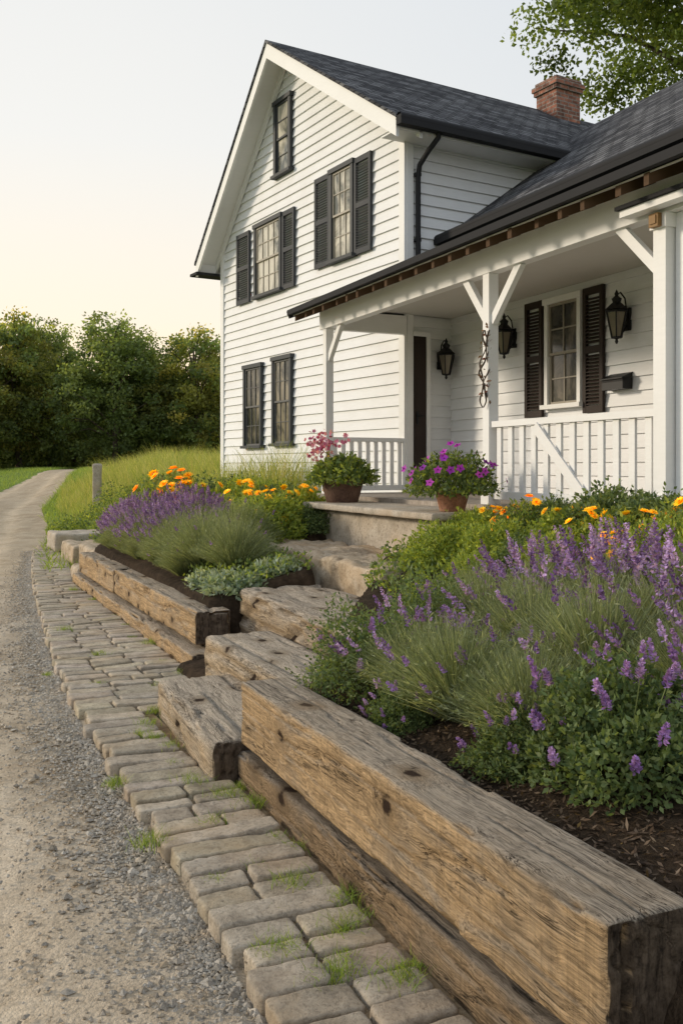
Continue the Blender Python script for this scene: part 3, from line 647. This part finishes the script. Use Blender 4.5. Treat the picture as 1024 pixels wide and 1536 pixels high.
def parts_of(name,loc,parts,label,cat,group=None,rot=0,sc=1):
    e=bpy.data.objects.new(name,None);e.location=loc;e.rotation_euler=(0,0,rot);e.scale=(sc,)*3 if np.isscalar(sc) else sc;e.empty_display_size=.1;COL.objects.link(e)
    for p in parts:
        c=p.copy();COL.objects.link(c);c.parent=e;c.matrix_parent_inverse=Matrix.Identity(4)
    return meta(e,label,cat,group)
TEMPL=[]
def fin(mb,name,mats):
    o=mb.build(name,mats);TEMPL.append(o);return o
def lavender(R,h,nst,nsp,spl=(.05,.10),cols=PU,fol=GG,fs=.011,sw_=.0055,nleaf=2500,sr_=.012,up=1.18,K=30,lo=.9):
    mb=MB();u=np.sqrt(rng.random(nst));th=rng.uniform(0,2*math.pi,nst);rho=R*u
    tip=np.stack([rho*np.cos(th),rho*np.sin(th),h*(1-.62*u**2)*rng.uniform(.72,1.06,nst)],-1)
    A=np.stack([.22*tip[:,0],.22*tip[:,1],0*rho],-1);B=np.stack([.5*tip[:,0],.5*tip[:,1],tip[:,2]*.7],-1)+rng.normal(0,.02,(nst,3))
    strips(mb,A,B,tip,sw_,pal(nst,fol,.35),3)
    q=rng.integers(0,nst,nleaf);t=rng.uniform(.2,1,nleaf)[:,None]
    Pp=(1-t)**2*A[q]+2*t*(1-t)*B[q]+t*t*tip[q]
    dd=nrm(nrm(tip[q]-A[q])+rng.normal(size=(nleaf,3))*.5);kites(mb,Pp,dd,rdir(nleaf),rng.uniform(.02,.045,nleaf),.0055,pal(nleaf,fol,.35))
    u=np.sqrt(rng.random(nsp));th=rng.uniform(0,2*math.pi,nsp);rho=R*u*1.08
    tp=np.stack([rho*np.cos(th),rho*np.sin(th),(h*(1-.58*u**2))*rng.uniform(lo,up,nsp)],-1)
    A=np.stack([.3*tp[:,0],.3*tp[:,1],0*rho],-1);B=np.stack([.55*tp[:,0],.55*tp[:,1],tp[:,2]*.7],-1)
    strips(mb,A,B,tp,.003,pal(nsp,fol),3,taper=False)
    f=fin(mb,'foliage',[M_leaf])
    mb=MB();D=nrm(nrm(tp-B)+rng.normal(size=tp.shape)*.12+[0,0,.5]);spikes(mb,tp,D,rng.uniform(*spl,nsp),sr_,K,cols,fs)
    return [f,fin(mb,'flower_spikes',[M_petal])]
def dome(n,R,h,seed,lo=.5,k=.25):
    d=rdir(n);d[:,2]=np.abs(d[:,2]);r=(lo+(1-lo)*rng.random(n)**.6)*(1+k*fbm(d*2.3+seed,seed)+.12*vn(d*6+seed))
    return d*r[:,None]*np.array([R,R,h]),d
def shrub(R,h,n,leaf,fol,seed=0,lo=.5,aspect=.45,stems=60,k=.3):
    mb=MB();P,d=dome(n,R,h,seed,lo,k)
    dd=nrm(d*.7+rdir(n)+np.array([0,0,.25]));kites(mb,P,dd,nrm(d+rdir(n)*.8),rng.uniform(.6,1.2,n)*leaf,rng.uniform(.7,1.2,n)*leaf*aspect,pal(n,fol,.3))
    q=rng.integers(0,n,stems);A=P[q]*[.15,.15,0];strips(mb,A,P[q]*[.5,.5,.6],P[q],.006,pal(stems,[(.06,.07,.03)]),2)
    m=stems;q=rng.integers(0,n,m);base=P[q];dirn=nrm(d[q]+rdir(m)*.4+[0,0,.5]);ln=rng.uniform(.1,.28,m)[:,None]*R;tipp=base+dirn*ln
    strips(mb,base,(base+tipp)/2,tipp,.004,pal(m,fol),2);tt=rng.random((m,5,1));pp=(base[:,None]*(1-tt)+tipp[:,None]*tt).reshape(-1,3)
    kites(mb,pp,nrm(np.repeat(dirn,5,0)+rdir(m*5)*.9),rdir(m*5),leaf*.8,leaf*.8*aspect,pal(m*5,fol,.3))
    return mb,P
def heads(mb,P,N,R,k,col,ccol=None,layers=2):
    for l in range(layers):
        n=len(P);ref=rdir(n);U=nrm(np.cross(N,ref));Vv=np.cross(N,U)
        for i in range(k):
            a=2*math.pi*i/k+l*.4;dd=nrm(U*math.cos(a)+Vv*math.sin(a)+N*(.15+.55*l));kites(mb,P,dd,N,R*(1-.3*l)*np.ones(n),R*.75,col*(1+rng.uniform(-.2,.15,(n,1))))
    if ccol is not None:
        for i in range(5):
            a=i*1.26;dd=nrm(N+.8*(U*math.cos(a)+Vv*math.sin(a)));kites(mb,P+N*R*.05,dd,U,R*.3*np.ones(n),R*.25,np.tile(ccol,(n,1)))
def flowering(R,h,n,leaf,fol,nh,hr,hcols,ccol,seed=0,k=8,lift=1.08,layers=2,aspect=.4):
    mb,P=shrub(R,h,n,leaf,fol,seed,aspect=aspect)
    d=rdir(nh);d[:,2]=np.abs(d[:,2])+.25;d=nrm(d);Q=d*np.array([R,R,h])*lift*rng.uniform(.9,1.15,(nh,1))
    strips(mb,Q*[.5,.5,.2],Q*[.8,.8,.6],Q,.004,pal(nh,fol),2,taper=False)
    f=fin(mb,'foliage',[M_leaf]);mb=MB();N=nrm(d+rdir(nh)*.4+np.array([-.25,-.35,.1]));heads(mb,Q,N,hr,k,pal(nh,hcols,.15),ccol,layers)
    return [f,fin(mb,'blossoms',[M_petal])]
def at(s,w,dz=0.):
    p=G.pt(s,w,0.);return (float(p[0]),float(p[1]),float(H(p[0],p[1]))+dz)
LAV=[lavender(.44,.50,2000,16,(.05,.09),nleaf=3600,up=1.1,sr_=.014,fs=.013,K=36),lavender(.42,.48,1700,28,(.08,.13),nleaf=3200,up=1.2,sr_=.016,fs=.014,K=44),lavender(.36,.44,1500,30,(.16,.26),fs=.017,nleaf=2800,sr_=.019,K=68,up=1.2,lo=.95)]
LAVf=[lavender(.5,.6,1500,300,(.05,.09),nleaf=3500,sr_=.014,fs=.013),lavender(.5,.6,2400,8,(.04,.08),nleaf=5000)]
lg='lavender plants in the garden bed'
i=0
def putlav(t,s,w,rot,sc,lab='bushy grey green lavender with scattered purple flower spikes'):
    global i
    parts_of('lavender_plant',at(s,w,-.02),t,lab,'lavender',lg,rot,sc);i+=1
LB='tall upright purple flower spikes on a green lavender bush'
for (t,s,w,sc) in [(0,-1.42,.72,.85),(0,-.98,.66,.9),(1,-.60,.68,.85),(0,-1.25,1.2,1.1),(1,-.72,1.25,1.0),(1,-1.75,1.3,.95),(0,-.25,1.3,.9),(2,-1.1,1.7,1.0),(2,-.5,1.8,.95),(2,-1.6,1.75,1.0),(2,.0,1.75,.8),(1,-.85,2.2,.85),(2,-.2,2.25,.75),(1,.25,2.05,.7),(2,-2.0,1.5,1.0),(0,.5,1.7,.62)]:
    putlav(LAV[t],s,w,i*1.1,sc,LB if t==2 else 'bushy grey green lavender with scattered purple flower spikes')
for (t,s,w,sc) in [(0,7.7,1.05,.9),(0,6.9,1.02,1.0),(0,6.1,1.05,.95),(0,8.3,1.15,.8),(1,5.25,1.06,1.0),(1,4.5,1.10,1.05),(1,3.95,1.22,.9),(0,7.2,1.5,1.0),(1,4.9,1.55,1.0),(0,6.3,1.5,1.0),(0,5.7,1.35,.95),(1,5.5,.90,.6),(1,6.45,.88,.55),(1,7.2,.88,.55),(1,7.95,.86,.55),(1,4.6,.90,.65)]:
    putlav(LAVf[t],s,w,i*1.3,sc,'dense purple lavender bush overhanging the timber edging' if t==0 else 'feathery green lavender bush with few flowers')
def catmint(R,h,n,leaf,nsp,seed):
    mb,P=shrub(R,h,n,leaf,GD,seed,.5,.5,200,.55)
    d=rdir(nsp);d[:,2]=np.abs(d[:,2])+.15;d=nrm(d);Q=d*np.array([R,R,h])*rng.uniform(.95,1.25,(nsp,1))
    strips(mb,Q*[.4,.4,.2],Q*[.75,.75,.6],Q,.004,pal(nsp,GD),3,taper=False);f=fin(mb,'foliage',[M_leaf])
    mb=MB();spikes(mb,Q,nrm(d+rng.normal(size=d.shape)*.2+[0,0,.6]),rng.uniform(.05,.10,nsp),.017,66,[(.36,.23,.52),(.46,.33,.62),(.28,.16,.43)],.012)
    return [f,fin(mb,'flower_spikes',[M_petal])]
CM=[catmint(.34,.36,8500,.032,30,1),catmint(.34,.40,8000,.025,10,5)]
for (t,s,w,sc,r) in [(0,-1.88,.76,1.0,0),(0,-1.55,.60,.62,1),(1,-.22,.62,1.0,2),(1,-.0,1.05,1.0,3.3),(1,.2,1.35,.8,1),(0,-2.0,1.15,.9,4),(0,-.85,.47,.5,2.2)]:
    parts_of('catmint_plant',at(s,w,-.03),CM[t],'leafy green catmint with short purple flower spikes beside the timber','catmint','leafy catmint plants',r,sc)
mb,_=shrub(.34,.2,1100,.09,SV,3,.45,.4,20);LE=[fin(mb,'foliage',[M_leaf])]
for (s,w,sc,r) in [(3.20,.96,.8,0),(3.7,.91,.65,2),(3.3,1.4,.7,4)]:
    parts_of('lambs_ear_plant',at(s,w,-.04),LE,'silvery low lambs ear plant beside the timber end','silver plant','silver leaved plants',r,sc)
MG=flowering(.3,.34,2800,.045,GD+GB,14,.05,[(.95,.60,.02),(.95,.46,.012)],(.5,.2,.01),2,9,1.14)
MGs=flowering(.28,.3,2400,.05,GB,11,.046,[(.95,.70,.04),(.95,.64,.02)],(.4,.2,.01),4,9,1.16)
mb,_=shrub(.42,.45,5600,.05,GB,6,.5,.4);SH1=[fin(mb,'foliage',[M_leaf])]
mb,_=shrub(.42,.45,5400,.045,GD,7,.5,.5);SH2=[fin(mb,'foliage',[M_leaf])]
yg='yellow flowers in the beds'
for k_,(s,w,sc) in enumerate([(8.6,1.8,1.9),(8.0,2.0,1.7),(7.3,2.5,1.5),(9.3,1.9,1.9),(8.2,1.7,1.7),(5.5,2.3,1.4),(5.9,2.65,1.3),(2.1,2.75,.85),(1.6,2.85,.95),(.75,2.85,.95),(.35,2.75,1.0),(-.1,2.9,1.05),(.0,2.5,.85),(6.6,2.3,1.3),(1.15,2.8,1.0)]):
    t_=MG if k_ in(0,3,4,8,11) else MGs
    parts_of('marigold_plant',at(s,w,.02),t_,'orange yellow marigolds with green leaves in the garden bed','marigold',yg,k_*1.7,sc)
gg_='leafy shrubs in the beds'
for k_,(t,s,w,sc) in enumerate([(0,5.25,1.95,1.15),(1,6.1,2.4,1.1),(1,6.9,2.7,1.1),(0,7.7,2.9,1.0),(1,8.8,2.9,1.2),(1,9.6,2.4,1.3),(0,5.9,2.0,1.05),(0,4.95,1.75,.8),(0,1.9,2.25,.75),(0,1.4,2.4,.8),(1,.9,2.35,.7),(0,.55,2.35,.75),(0,-.2,2.6,.9),(1,.95,3.12,1.1),(1,.45,3.1,1.0),(0,-.6,2.5,.85),(0,8.3,2.7,1.1),(1,10.4,2.3,1.3),(0,1.0,2.0,.6),(1,5.2,2.55,.7),(0,7.0,2.1,.95),(1,7.6,1.9,1.0),(0,2.35,2.75,.62),(0,.65,1.45,.5),(1,1.55,3.1,.85)]):
    parts_of('garden_shrub',at(s,w,-.03),SH2 if t else SH1,'rounded dark green leafy shrub in the bed by the house' if t else 'bright yellow green leafy shrub in the garden bed','shrub',gg_,k_*2.1,sc)
def pot(name,s,w,z,R,h,mat,fol,label,cat):
    e=empty(name,tuple(G.pt(s,w,z)),label,cat);c=G.pt(s,w,z)
    mb=MB();lathe(mb,c,[(0,0),(R*.66,0),(R*.70,.01),(R*.92,h*.78),(R*.93,h*.8),(R*1.02,h*.82),(R*1.04,h*.98),(R*1.0,h),(R*.92,h),(R*.88,h*.85)],32);mb.build('pot',[mat],e)
    mb=MB();lathe(mb,c,[(0,h*.88),(R*.9,h*.86)],24);mb.build('soil',[M_soil],e)
    for p in fol:
        q=p.copy();COL.objects.link(q);q.parent=e;q.matrix_parent_inverse=Matrix.Identity(4);q.location=(0,0,h*.8)
PP=flowering(.36,.3,2600,.065,GB+GD,10,.05,[(.45,.05,.2),(.6,.2,.35)],(.5,.3,.05),9,6,1.1,1,.5)
mbx=MB();nn=18;Q=np.stack([rng.normal(-.22,.11,nn),rng.normal(0,.1,nn),rng.uniform(.3,.58,nn)],-1);strips(mbx,Q*[.2,.2,0],Q*[.6,.6,.5],Q,.006,pal(nn,GD),3)
PK=[fin(mbx,'foliage',[M_leaf])];mbx=MB();Qh=np.repeat(Q,8,0)+rng.normal(0,.035,(nn*8,3));heads(mbx,Qh,nrm(rdir(len(Qh))+[-.3,-.6,.2]),.028,5,pal(len(Qh),[(.55,.18,.32),(.64,.38,.47),(.40,.07,.18)]),None,1);PK.append(fin(mbx,'blossoms',[M_petal]))
pot('flower_pot',5.1,2.82,1.2,.25,.26,M_pot,[PP[0]]+PK,'brown clay planter with green leaves and pink flowers on the landing','flower pot')
PM=flowering(.40,.36,3400,.05,GD+GB[:1],34,.044,[(.42,.035,.44),(.32,.035,.46),(.5,.07,.49)],(.1,.02,.1),10,5,1.08,1,.5)
pot('flower_pot',2.72,2.82,1.205,.16,.19,M_terra,PM,'terracotta pot overflowing with magenta purple petunias by the porch','flower pot')
# vine on post
mb=MB();t=np.linspace(0,1,50);c=G.pt(2.99,PW-.065,0)
for q in range(3):
    ph=q*2.1;a=t*(5+q*3)+ph;r=.03+.018*np.sin(t*14+q)
    tube(mb,np.stack([c[0]+r*np.cos(a)-.02*np.sin(t*5),c[1]-.02+.4*r*np.sin(a),2.15+.72*t+0*a],-1),.006+.003*np.sin(t*9)**2,6)
nl=50;a=rng.uniform(0,6.28,nl);Pz=rng.uniform(2.15,2.9,nl);Pl=np.stack([c[0]+.04*np.cos(a),c[1]-.02+.03*np.sin(a),Pz],-1);kites(mb,Pl,rdir(nl),rdir(nl),.045,.025,pal(nl,[(.16,.06,.05),(.1,.07,.05),(.2,.13,.1)]),1)
meta(mb.build('climbing_vine',[M_bark,M_leaf]),'dry brown vine twisted around the white porch post','vine')
# ---------------------------------------------------------------- grass etc. (stuff)
def blades(name,P,hh,w,cols,lean=.35,k=2):
    n=len(P);mb=MB();d=rng.normal(size=(n,2))*lean*hh[:,None];A=P;Cc=P+np.concatenate([d,hh[:,None]],1);B=P+np.concatenate([d*.25,hh[:,None]*.6],1)
    strips(mb,A,B,Cc,w,pal(n,cols,.3),k);return mb.build(name,[M_leaf])
n=60000;s=rng.uniform(9.2,32,n);w=rng.uniform(1.2,8,n);p=G.pt(s,w,0.);p[:,2]=H(p[:,0],p[:,1])-.02
gx=p[:,:2]-GA.o;ga=gx@GA.da;gb=gx@GA.db;ok=~((gb<0.05)&(ga>-.2)&(ga<6.3));rd=p[:,0]>np.interp(p[:,1],RY,RR)+.5
p=p[ok&rd];clump=.65+.5*fbm(np.stack([p[:,0]*1.1,p[:,1]*1.1,0*p[:,0]],-1))
hh=rng.uniform(.3,1.1,len(p))*(.25+.75*ss(sw(p[:,0],p[:,1])[1],1.8,4.2))*clump
meta(blades('tall_grass',p,hh,.013,[(.27,.32,.07),(.37,.38,.11),(.18,.25,.055),(.48,.43,.19)],.3,3),kind='stuff')
n=36000;s=rng.uniform(9.3,20,n);w=rng.uniform(1.15,3.6,n);p=G.pt(s,w,0.);m_=fbm(np.stack([p[:,0]*.9,p[:,1]*.9,0*s],-1));kk=m_>-.05;p=p[kk];m_=m_[kk]+.07
p[:,2]=H(p[:,0],p[:,1])+rng.random(len(p))*(.1+.9*m_);mb=MB();kites(mb,p,rdir(len(p)),rdir(len(p)),rng.uniform(.04,.08,len(p)),.035,pal(len(p),GD+GB,.3));meta(mb.build('bank_weeds',[M_leaf]),kind='stuff')
n=34000;Yv=rng.uniform(14,85,n);side=rng.random(n)<.4;xr_=np.interp(Yv,RY,RR);xl_=np.interp(Yv,RY,RL)
Xv=np.where(side,xr_+.1+rng.random(n)**1.5*4,xl_-.1-rng.random(n)**1.2*12);p=np.stack([Xv,Yv,H(Xv,Yv)-.02],-1)
meta(blades('verge_grass',p,rng.uniform(.08,.24,n),.025,[(.21,.29,.065),(.27,.34,.085),(.16,.24,.05)],.5),kind='stuff')
Pt=[];Ht=[]
tc=[(-1.95,-.12),(-1.85,-.30),(-1.6,-.18),(-1.65,-.42),(-1.2,-.2),(-1.05,-.45),(-.75,-.1),(-.5,-.3),(-.2,-.15),(.05,-.25),(.4,-.25),(.7,-.2),(-2.3,-.15),(1.0,-.3),(1.5,-.1),(1.6,.2),(2.2,.1),(2.4,-.3),(3.0,.3),(3.5,-.1),(4.2,.3),(4.8,-.2),(5.6,.25),(6.5,.1),(-.9,-.06),(3.8,.38),(4.9,.38),(-2.5,-.4),(-1.4,-.06),(1.45,.25),(.2,-.6),(2.9,-.6),(-.6,-.6),(-1.75,-.22),(-1.35,-.32),(-.35,-.06),(.9,-.24),(1.2,-.22),(2.0,.26),(2.5,.35),(5.5,.38),(6.8,.38),(7.8,.3),(-1.55,-.08),(-1.0,-.28),(-.1,-.06),(-1.9,-.06)]
for (a_,b_) in tc:
    sz=rng.uniform(.5,1.5);k=int(110*sz);rd_=.022*sz;q=G.pt(a_+rng.normal(0,rd_*1.3,k),b_+rng.normal(0,rd_*1.3,k),.026);Pt.append(q);Ht.append(rng.uniform(.012,.048,k)*sz)
p=np.concatenate(Pt);meta(blades('path_grass_tufts',p,np.concatenate(Ht),.0034,[(.19,.29,.055),(.13,.21,.04),(.28,.33,.08)],.55),kind='stuff')
n=36000;s=rng.uniform(-3,9.5,n);w=rng.uniform(.82,3.25,n);m=(corr(s,w)<.05)&((s>3)|(w>1.5));s=s[m];w=w[m]
p=G.pt(s,w,0.);p[:,2]=H(p[:,0],p[:,1])+rng.uniform(0,.13,len(p));mb=MB();kites(mb,p,nrm(rdir(len(p))+[0,0,.6]),rdir(len(p)),rng.uniform(.03,.06,len(p)),.022,pal(len(p),GD+GB[:2],.3));meta(mb.build('ground_cover',[M_leaf]),kind='stuff')
n=12000;s=rng.uniform(-3.2,.3,n);w=.26+rng.random(n)**1.3*1.3;p=G.pt(s,w,0.);p[:,2]=H(p[:,0],p[:,1])+.006;mb=MB();kites(mb,p,nrm(rdir(n)*[1,1,.35]),nrm(rdir(n)*.5+[0,0,1]),rng.uniform(.012,.045,n),rng.uniform(.006,.014,n),pal(n,[(.08,.053,.035),(.15,.10,.065),(.035,.023,.015),(.25,.185,.13)]));meta(mb.build('bark_mulch',[M_leaf]),kind='stuff')
OV=np.array([[1,0,0],[-1,0,0],[0,1,0],[0,-1,0],[0,0,1],[0,0,-1.]]);OF=np.array([[0,2,4],[2,1,4],[1,3,4],[3,0,4],[2,0,5],[1,2,5],[3,1,5],[0,3,5]])
def rocks(name,p,r,cols,mats):
    n=len(p);V=OV[None]*(1+rng.uniform(-.35,.35,(n,6,3)))+rng.uniform(-.25,.25,(n,6,3));V=V*r[:,None,None]*np.array([1,1,.7]);a=rng.uniform(0,6.28,n);c,s_=np.cos(a),np.sin(a)
    x=V[...,0]*c[:,None]-V[...,1]*s_[:,None];y=V[...,0]*s_[:,None]+V[...,1]*c[:,None];V=np.stack([x,y,V[...,2]],-1)+p[:,None]
    F=(OF[None]+(np.arange(n)*6)[:,None,None]).reshape(-1,3);mb=MB();mb.add(V.reshape(-1,3),F,0,np.repeat(cols,8,0));return mb.build(name,mats)
n=34000;s=-3.6+18*rng.random(n)**1.9;dw=rng.exponential(.15,n)*(1-.55*ss(s,3,13));w=pl(s)-.01-dw;keep=dw<.75;s=s[keep];w=w[keep];p=G.pt(s,w,0.)
r=rng.uniform(.004,.0115,len(p))*(1+(rng.random(len(p))<.05)*.9);p[:,2]=H(p[:,0],p[:,1])-.02+r*.3;cg=pal(len(p),[(.50,.46,.40),(.60,.55,.47),(.38,.345,.295),(.68,.63,.55),(.52,.44,.33)],.18)
meta(rocks('gravel_stones',p,r,cg,[M_grav]),kind='stuff')
n=9000;s=rng.uniform(-3.3,5,n);w=pl(s)+rng.random(n)*(pr(s)-pl(s));p=G.pt(s,w,.018);r=rng.uniform(.002,.006,n)
meta(rocks('joint_grit',p,r,pal(n,[(.40,.33,.24),(.5,.43,.33),(.28,.23,.17)],.2),[M_grav]),kind='stuff')
n=16000;Yv=1.9+26*rng.random(n)**2.2;dx=rng.random(n)**1.3*3.6;wk=np.exp(-((np.abs(np.abs(dx-1.65)-.75))/.25)**2);kk=rng.random(n)>wk*.85;Yv=Yv[kk];dx=dx[kk];n=len(Yv);Xv=np.interp(Yv,RY,RR)-dx;p=np.stack([Xv,Yv,H(Xv,Yv)-.024],-1);r=rng.uniform(.002,.0055,n)
meta(rocks('loose_pebbles',p,r,pal(n,[(.54,.46,.355),(.62,.54,.44),(.44,.37,.28)],.12),[M_grav]),kind='stuff')
px,py=-6.45,25.0;mb=MB();V,F,D=gridbox((.11,.11,.55),.05,(.06,.06,.1));V=V+D*(fbm(V*6)*.02)[:,None];mb.add(V,F,0,(.95,.95,.95),True);ob=mb.build('stone_post',[M_conc]);ob.location=(px,py,float(H(px,py))+.62);meta(ob,'weathered grey stone marker post standing in roadside grass','post')
# ---------------------------------------------------------------- trees
def tree(h,r,zlow,leaf,ncl,nper,cols,seed,th=.16,limbs=9,taper=.35,cs=(.13,.30),rp=.45):
    mb=MB();k=9;t=np.linspace(0,1,k);tr=np.stack([.25*np.sin(t*3+seed),.2*np.cos(t*2.5+seed)-.2,t*h*.86],-1);tube(mb,tr,th*(1-.85*t)+.02,8)
    zc=(h+zlow)/2;rz=(h-zlow)/2;d=rdir(ncl);rad=rng.random(ncl)**rp
    c=d*rad[:,None]*np.array([r,r,rz])*(1+.38*fbm(d*1.7+seed,seed))[:,None];c[:,:2]*=(1-taper*np.clip(c[:,2:]/rz,-.3,1));c[:,2]+=zc
    order=np.argsort(-rad)[:limbs*2]
    for q in order:
        e=c[q];z0=max(.2*h,e[2]-abs(rng.normal(r*.7,.3)));b=np.array([np.interp(z0,tr[:,2],tr[:,0]),np.interp(z0,tr[:,2],tr[:,1]),z0]);m=(b+e)/2+[0,0,.15*r];tube(mb,[b,m,e],[th*.35,th*.2,.012],6)
    tk=fin(mb,'trunk',[M_bark]);mb=MB()
    cr=r*rng.uniform(*cs,ncl);P=np.repeat(c,nper,0)+rdir(ncl*nper)*(rng.random((ncl*nper,1))**.5)*np.repeat(cr,nper)[:,None]*np.array([1.15,1.15,.8])
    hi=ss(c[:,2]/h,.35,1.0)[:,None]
    cc=np.repeat(pal(ncl,cols,.3)*(.85+.45*hi)*np.array([1,1,.95]),nper,0)*rng.uniform(.65,1.35,(ncl*nper,1));n=len(P)  # crown tops lightened, backlight put into the leaf colour
    kites(mb,P,nrm(rdir(n)+[0,0,-.2]),rdir(n),rng.uniform(.7,1.3,n)*leaf,rng.uniform(.5,.8,n)*leaf,cc)
    return [tk,fin(mb,'crown',[M_tree])]
TC=[(.115,.16,.06),(.15,.20,.075),(.19,.23,.085),(.125,.17,.075)]
TY=[(.27,.26,.08),(.35,.31,.09),(.21,.23,.07)]  # golden palette paints low sun glow into the leaves
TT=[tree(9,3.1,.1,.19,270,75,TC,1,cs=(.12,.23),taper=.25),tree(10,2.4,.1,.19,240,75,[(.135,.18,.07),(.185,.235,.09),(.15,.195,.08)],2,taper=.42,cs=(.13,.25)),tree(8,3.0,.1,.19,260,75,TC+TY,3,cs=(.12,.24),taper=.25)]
def puttree(t,px,Yd,top,rot,wsc=1.0,lab='leafy green deciduous tree on the field edge'):
    X=(px-512)/1418*Yd;z=float(H(X,Yd));hh=1.6+(700-top)/1418*Yd-z;base=[9,10,8][t];s=hh/base
    parts_of('deciduous_tree',(X,Yd,z-.1),TT[t],lab,'tree','trees along the field edge',rot,(s*wsc,s*wsc,s))
for (t,px,Yd,top,rot,ws) in [(2,-30,78,474,0,1.05),(2,22,80,466,1,.95),(0,74,84,476,2,.85),(1,112,88,525,3,1.1),(0,165,76,466,.5,1.1),(1,205,80,484,2.2,1.15),(0,242,90,530,4,.9),(2,290,78,490,1.2,1.1),(2,335,86,525,3,.9),(2,-70,74,520,2,1.2),(0,365,86,540,1,1.1),(2,120,98,555,1,1.1),(2,45,98,545,2,1.1),(0,240,98,555,2,1.1)]:
    puttree(t,px,Yd,top,rot,ws)
n=26000;Xv=rng.uniform(-50,-8,n);Yv=rng.uniform(80,94,n);zt=H(Xv,Yv)+rng.random(n)**.8*(3.2+1.8*vn(np.stack([Xv*.35,Yv*.15,0*Xv],-1)));p=np.stack([Xv,Yv,zt],-1)
rdm=(Xv<np.interp(Yv,RY,RL)-1)|(Xv>np.interp(Yv,RY,RR)+1);p=p[rdm];n=len(p);mb=MB();kites(mb,p,rdir(n),rdir(n),rng.uniform(.25,.5,n),.25,pal(n,TC,.3)*.8);meta(mb.build('undergrowth',[M_tree]),kind='stuff')
n=44000;th_=rng.uniform(-1.0,1.0,n);R_=rng.uniform(125,150,n);Xv=R_*np.sin(th_);Yv=R_*np.cos(th_);hh=7+4.5*vn(np.stack([Xv*.1,Yv*.04,0*Xv],-1));p=np.stack([Xv,Yv,H(Xv,Yv)+hh*rng.random(n)**.7],-1);mb=MB();kites(mb,p,rdir(n),rdir(n),rng.uniform(.8,1.6,n),.9,pal(n,TC+TY,.3));meta(mb.build('distant_woodland',[M_tree]),kind='stuff')
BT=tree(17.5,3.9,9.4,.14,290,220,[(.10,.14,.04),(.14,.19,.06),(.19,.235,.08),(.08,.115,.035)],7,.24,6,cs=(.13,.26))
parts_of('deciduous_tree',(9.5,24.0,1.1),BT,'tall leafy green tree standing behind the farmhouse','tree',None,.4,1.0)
for o_ in TEMPL: bpy.data.objects.remove(o_)
# ---------------------------------------------------------------- world, sun, camera
w_=bpy.data.worlds.new('World');SC.world=w_;w_.use_nodes=True;nt=w_.node_tree;bg_=nt.nodes['Background']
az=math.radians(-78);el=math.radians(17)
sk=nd(nt,'ShaderNodeTexSky',sky_type='NISHITA');sk.sun_disc=False;sk.sun_elevation=el;sk.sun_rotation=az;sk.dust_density=2.5
tc=nt.nodes.new('ShaderNodeTexCoord');sp=nd(nt,'ShaderNodeSeparateXYZ',{0:tc.outputs['Generated']})
cz=ramp(nt,sp.outputs[2],[(0.0,(.95,.86,.74)),(.12,(.89,.88,.86)),(.35,(.71,.755,.80)),(.9,(.62,.69,.79))])
dt=nd(nt,'ShaderNodeVectorMath',{0:tc.outputs['Generated'],1:(math.sin(math.radians(-20)),math.cos(math.radians(-20)),.07)},operation='DOT_PRODUCT').outputs['Value']
gl=ramp(nt,dt,[(.70,(0,0,0)),(.88,(.5,)*3),(1.0,(1,)*3)])
gcl=ramp(nt,sp.outputs[2],[(0.0,(1.45,.86,.42)),(.07,(1.35,.98,.60)),(.15,(1.05,.93,.75)),(.32,(.94,.92,.87))])
cz=mixc(nt,gl,cz,gcl)
skc=mixc(nt,1.0,sk.outputs[0],(.10,.10,.10),'MULTIPLY')
cm=mixc(nt,.92,skc,cz)
nt.links.new(cm,bg_.inputs[0]);bg_.inputs[1].default_value=1.08
sl_=bpy.data.lights.new('sun','SUN');sl_.energy=2.5;sl_.angle=math.radians(10);sl_.color=(1,.855,.665);so=bpy.data.objects.new('sun',sl_);COL.objects.link(so)
dv=Vector((math.sin(az)*math.cos(el),math.cos(az)*math.cos(el),math.sin(el)));so.rotation_euler=dv.to_track_quat('Z','Y').to_euler();so.location=(-20,10,15)
cam=bpy.data.cameras.new('camera');co=bpy.data.objects.new('camera',cam);COL.objects.link(co);co.location=(0,0,1.6);co.rotation_euler=(math.radians(90),0,0)
cam.sensor_width=36;cam.lens=33.24;cam.shift_y=-68/1536;cam.clip_end=2000;cam.clip_start=.05;SC.camera=co
SC.view_settings.view_transform='Standard';SC.view_settings.look='None';SC.view_settings.exposure=0
